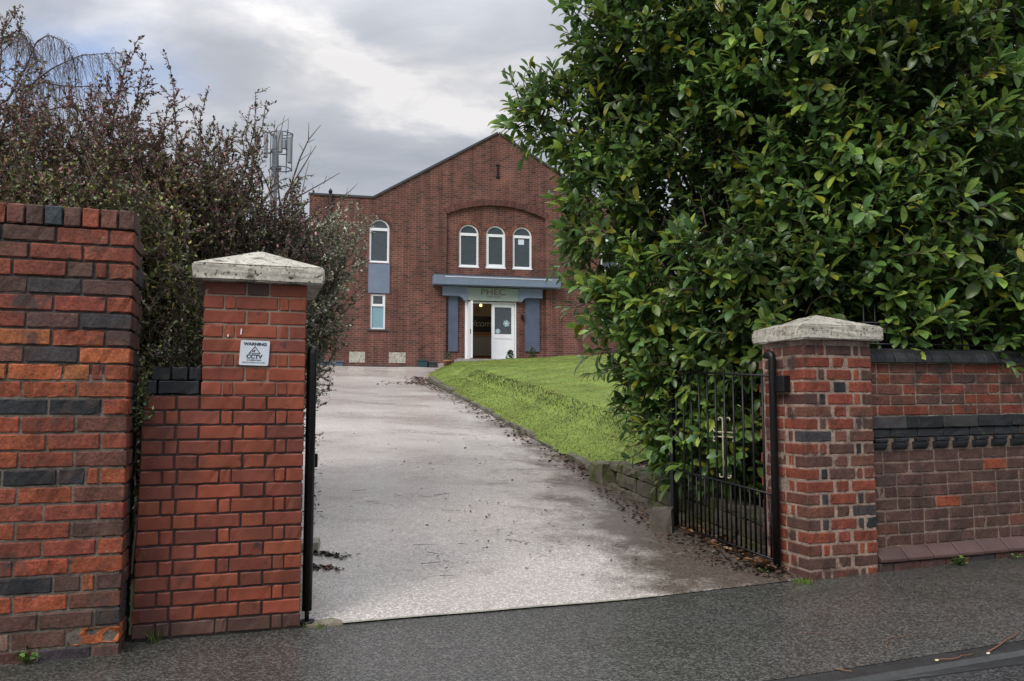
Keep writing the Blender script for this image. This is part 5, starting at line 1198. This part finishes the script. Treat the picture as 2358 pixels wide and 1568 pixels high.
def weed(label, p, n, r, h, ls):
    th = thing('weed', label, 'weed', tuple(p)); acc = ([], [], [], []); tw = MB()
    for _ in range(n):
        a = rng.uniform(0, 6.28); d = np.array([math.cos(a), math.sin(a) * .6, 0]); q = np.array(p) + d * r * rng.uniform(.2, 1) + UP * h * rng.uniform(.15, 1)
        tw.tube(curve(p, q, UP * .01, 4), [.0015, .0013, .0011, .001], 3, cap=False); acc[0].append(q - d * ls * .4); acc[1].append(d + UP * rng.uniform(-.1, .4)); acc[2].append(ls * rng.uniform(.6, 1.2)); acc[3].append(np.array(random.choice([(.10, .20, .03), (.14, .25, .05), (.07, .14, .03)])) * rng.uniform(.8, 1.2))
    tw.C = [c * [.05, .08, .02] for c in tw.C]; tw.build('stems', M['grass'], th, False); leaves('leaves', (LEAF_S[0] * [1, 1.5, 1], LEAF_S[1]), *acc, M['leafsmall'], th, wscale=None)
weed('round leaved weed growing at the foot of the tall left brick wall', Wp(-.93, 4.19, .0), 24, .06, .06, .028)
weed('tiny three leaved weed at the left foot of the tall brick wall', Wp(-1.07, 4.185, .0), 6, .03, .02, .022)
weed('leafy weed at the foot of the right boundary wall', Wp(4.62, 4.36, .07), 40, .075, .05, .026)
weed('small sparse weed further along the right boundary wall', Wp(5.12, 4.36, .085), 12, .05, .035, .02)
weed('little weed beside the right gate hinge', Wp(3.26, 4.62, .045), 18, .05, .04, .022)
# ------------------------------------------------------------------ litter and twigs
LT = (np.array([(0, 0, 0), (.3, .26, .12), (.32, 0, .0), (.3, -.26, .10), (.7, .2, .16), (.72, 0, .05), (.7, -.2, .2), (1, 0, .18)], float), np.array([(0, 2, 1), (0, 3, 2), (1, 2, 4), (2, 5, 4), (2, 3, 5), (3, 6, 5), (4, 5, 7), (5, 6, 7)]))
def litter(name, pts, n, spread, size, cols, zoff=.006):
    pos, dr_, sz, cl = [], [], [], []
    pts = np.array(pts)
    for _ in range(n):
        u = rng.uniform(0, len(pts) - 1); i = min(len(pts) - 2, int(u)); p = pts[i] + (pts[i + 1] - pts[i]) * (u - i) + np.array([*rng.normal(0, spread, 2), 0])
        p[2] = float(hz(p[0], p[1])) + zoff + rng.random() * .012; a = rng.uniform(0, 6.28)
        pos.append(p); dr_.append((math.cos(a), math.sin(a), rng.normal(0, .18))); sz.append(size * rng.uniform(.45, 1.3)); cl.append(np.array(random.choice(cols)) * rng.uniform(.5, 1.3))
    o = leaves(name, LT, pos, dr_, sz, cl, M['litter'], None, smooth=False); tag(o, kind='stuff')
BR = [(.16, .07, .03), (.10, .05, .03), (.06, .035, .025), (.22, .12, .06), (.035, .025, .02), (.28, .18, .10)]
DB = [(.05, .032, .025), (.03, .022, .018), (.08, .05, .035), (.13, .07, .04), (.02, .016, .014)]
litter('leaf_litter', [GH(1590, 1218), GH(1650, 1255), GH(1730, 1290), GH(1790, 1322)], 230, .045, .07, BR, .012)
litter('leaf_litter', [GH(1400, 1125), GH(1470, 1180), GH(1540, 1240), GH(1640, 1290), GH(1800, 1330)], 650, .09, .035, DB)
litter('leaf_litter', [GH(x, y) for x, y in ((1395, 1112), (1330, 1072), (1200, 1002), (1090, 942), (1010, 900), (965, 880), (960, 868))], 900, .12, .055, DB + BR[:3])
litter('leaf_litter', [GH(930, 885), GH(985, 885), GH(985, 872)], 260, .28, .08, BR + DB)
litter('leaf_litter', [GH(712, 1278), GH(760, 1282), GH(800, 1285)], 70, .035, .04, [(.02, .015, .015), (.05, .03, .03), (.03, .045, .02)])
litter('leaf_litter', [GH(712, 1308), GH(745, 1312), GH(790, 1318)], 60, .02, .04, DB + [(.16, .05, .02)])
litter('leaf_litter', [GH(x, y) for x, y in ((712, 1230), (716, 1150), (720, 1080), (724, 1010))], 110, .05, .04, DB)
litter('leaf_litter', [GH(1100, 1300), GH(1300, 1200), GH(1100, 1100), GH(900, 1000)], 160, .45, .028, DB)
litter('pavement_grit', [Wp(s, 4.3, 0) for s in (-1.1, .2, 1.5, 2.8, 5.5)], 0 + 60, .12, .018, DB + [(.3, .28, .22)], .01) if False else None
TW = []
def twig(label, pts, r, col, group=None):
    pts = np.array(pts); t = np.linspace(0, len(pts) - 1, max(6, len(pts) * 3)); q = np.stack([np.interp(t, range(len(pts)), pts[:, k]) for k in range(3)], 1); q[1:-1, :2] += rng.normal(0, .004, (len(q) - 2, 2))
    mb = MB(); mb.tube(q, np.linspace(r, r * .5, len(q)), 5); nm = mat('twig_' + str(len(TW)), col, rough=.7); TW.append(1)
    tag(mb.build('twig', nm, None, True, False), label, 'twig', group)
def pav(px, py, up=.008):
    for d in np.arange(2.5, 9, .005):
        r = ray(px, py); p = np.array([0, 0, CZ]) + r * d / r[1]; s, q = sq(p[0], p[1])
        if p[2] <= float(pz(s)) + .012 * q + up: return p
    return p
RB = (.20, .085, .04)
twig('reddish twig lying at the kerb edge in the bottom right corner', [pav(2275, 1500), pav(2310, 1478), pav(2350, 1455)], .0035, RB)
twig('long curved reddish twig resting on the kerb top', [pav(2150, 1520), pav(2200, 1516), pav(2240, 1504)], .003, RB)
twig('bent forked twig in the middle of the pavement', [pav(2040, 1492), pav(2046, 1468), pav(2080, 1464), pav(2115, 1455)], .0022, (.16, .08, .05))
twig('straight dark twig on the pavement below the right pillar', [pav(1845, 1457), pav(1900, 1458), pav(1952, 1459)], .002, (.10, .05, .04))
twig('short pale twig at the end of the dropped kerb', [pav(1925, 1539), pav(1945, 1543), pav(1962, 1544)], .003, (.22, .13, .06))
sc = []
for i in range(46):
    x = rng.uniform(740, 1480); y = rng.uniform(1000, 1340)
    if x > 1130 + (y - 1000) * 1.1 + 200: continue
    p = GH(x, y); a = rng.normal(0, .5); L_ = rng.uniform(.04, .2); d = np.array([math.cos(a), math.sin(a), 0]); q = [p + d * L_ * u for u in (-.5, 0, .5)]
    q = [np.array([k[0], k[1], float(hz(k[0], k[1])) + .009]) for k in q]
    twig('thin dark twig lying on the wet driveway', q, .0022, (.05, .035, .03), 'twigs scattered on the driveway')
for px, py, lb in ((230, 1500, 'small orange leaf on the pavement below the tall left wall'),):
    p = pav(px, py); o = leaves('fallen_leaf', LT, [p + UP * .002], [(1, .5, .1)], [.03], [(.75, .42, .08)], M['litter']); tag(o, lb, 'leaf')
for px, py, lb, c in ((1563, 1420, 'white scrap of litter on the pavement below the driveway edge', (.7, .7, .68)), (2152, 1521, 'pale yellow scrap at the kerb edge', (.6, .6, .3)), (2270, 1505, 'cream scrap on the kerb in the corner', (.65, .65, .45))):
    p = pav(px, py, .012); o = leaves('litter_scrap', LT, [p], [(1, .3, .0)], [.022], [np.array(c) * .75], M['litter']); tag(o, lb, 'litter')

def street_tree(x, y, h, label):
    base = np.array([x, y, -.04]); tw = []
    def grow(p, d, ln, r, lv):
        q = p + d * ln + rng.normal(0, .04 * ln, 3); tw.append((np.array([p, (p + q) / 2 + rng.normal(0, .03 * ln, 3), q]), r, r * .6))
        if lv == 0: return
        for _ in range(3 if lv > 1 else 4):
            v = d + rng.normal(0, .5, 3) + UP * .12; v /= np.linalg.norm(v); grow(q, v, ln * rng.uniform(.62, .85), r * .58, lv - 1)
    t = [base, base + UP * h * .18 + rng.normal(0, .1, 3), base + UP * h * .32]
    for _ in range(4):
        v = UP + rng.normal(0, .4, 3); v /= np.linalg.norm(v); grow(t[-1], v, h * .2, .14, 5)
    bare_tree('bare_tree', label, base, [t], tw, .24)
street_tree(14.5, -11, 25, 'tall bare tree across the road, nearer of the two mirrored in the hall windows')
street_tree(20, -15, 27, 'tall bare tree across the road, farther of the two mirrored in the hall windows')

pos, dr_, sz, cl = [], [], [], []
for _ in range(1400):
    y = rng.uniform(5.9, 8.5); x = float(xb(y)) + .1 + 2.2 * rng.random() ** 1.5; a = rng.uniform(0, 6.28)
    pos.append((x, y, soilz(x, y) + .012)); dr_.append((math.cos(a), math.sin(a), rng.normal(0, .25))); sz.append(.055 * rng.uniform(.4, 1.4)); cl.append(np.array(random.choice(BR + DB)) * rng.uniform(.5, 1.3))
tag(leaves('leaf_litter', LT, pos, dr_, sz, cl, M['litter'], None, smooth=False), kind='stuff')
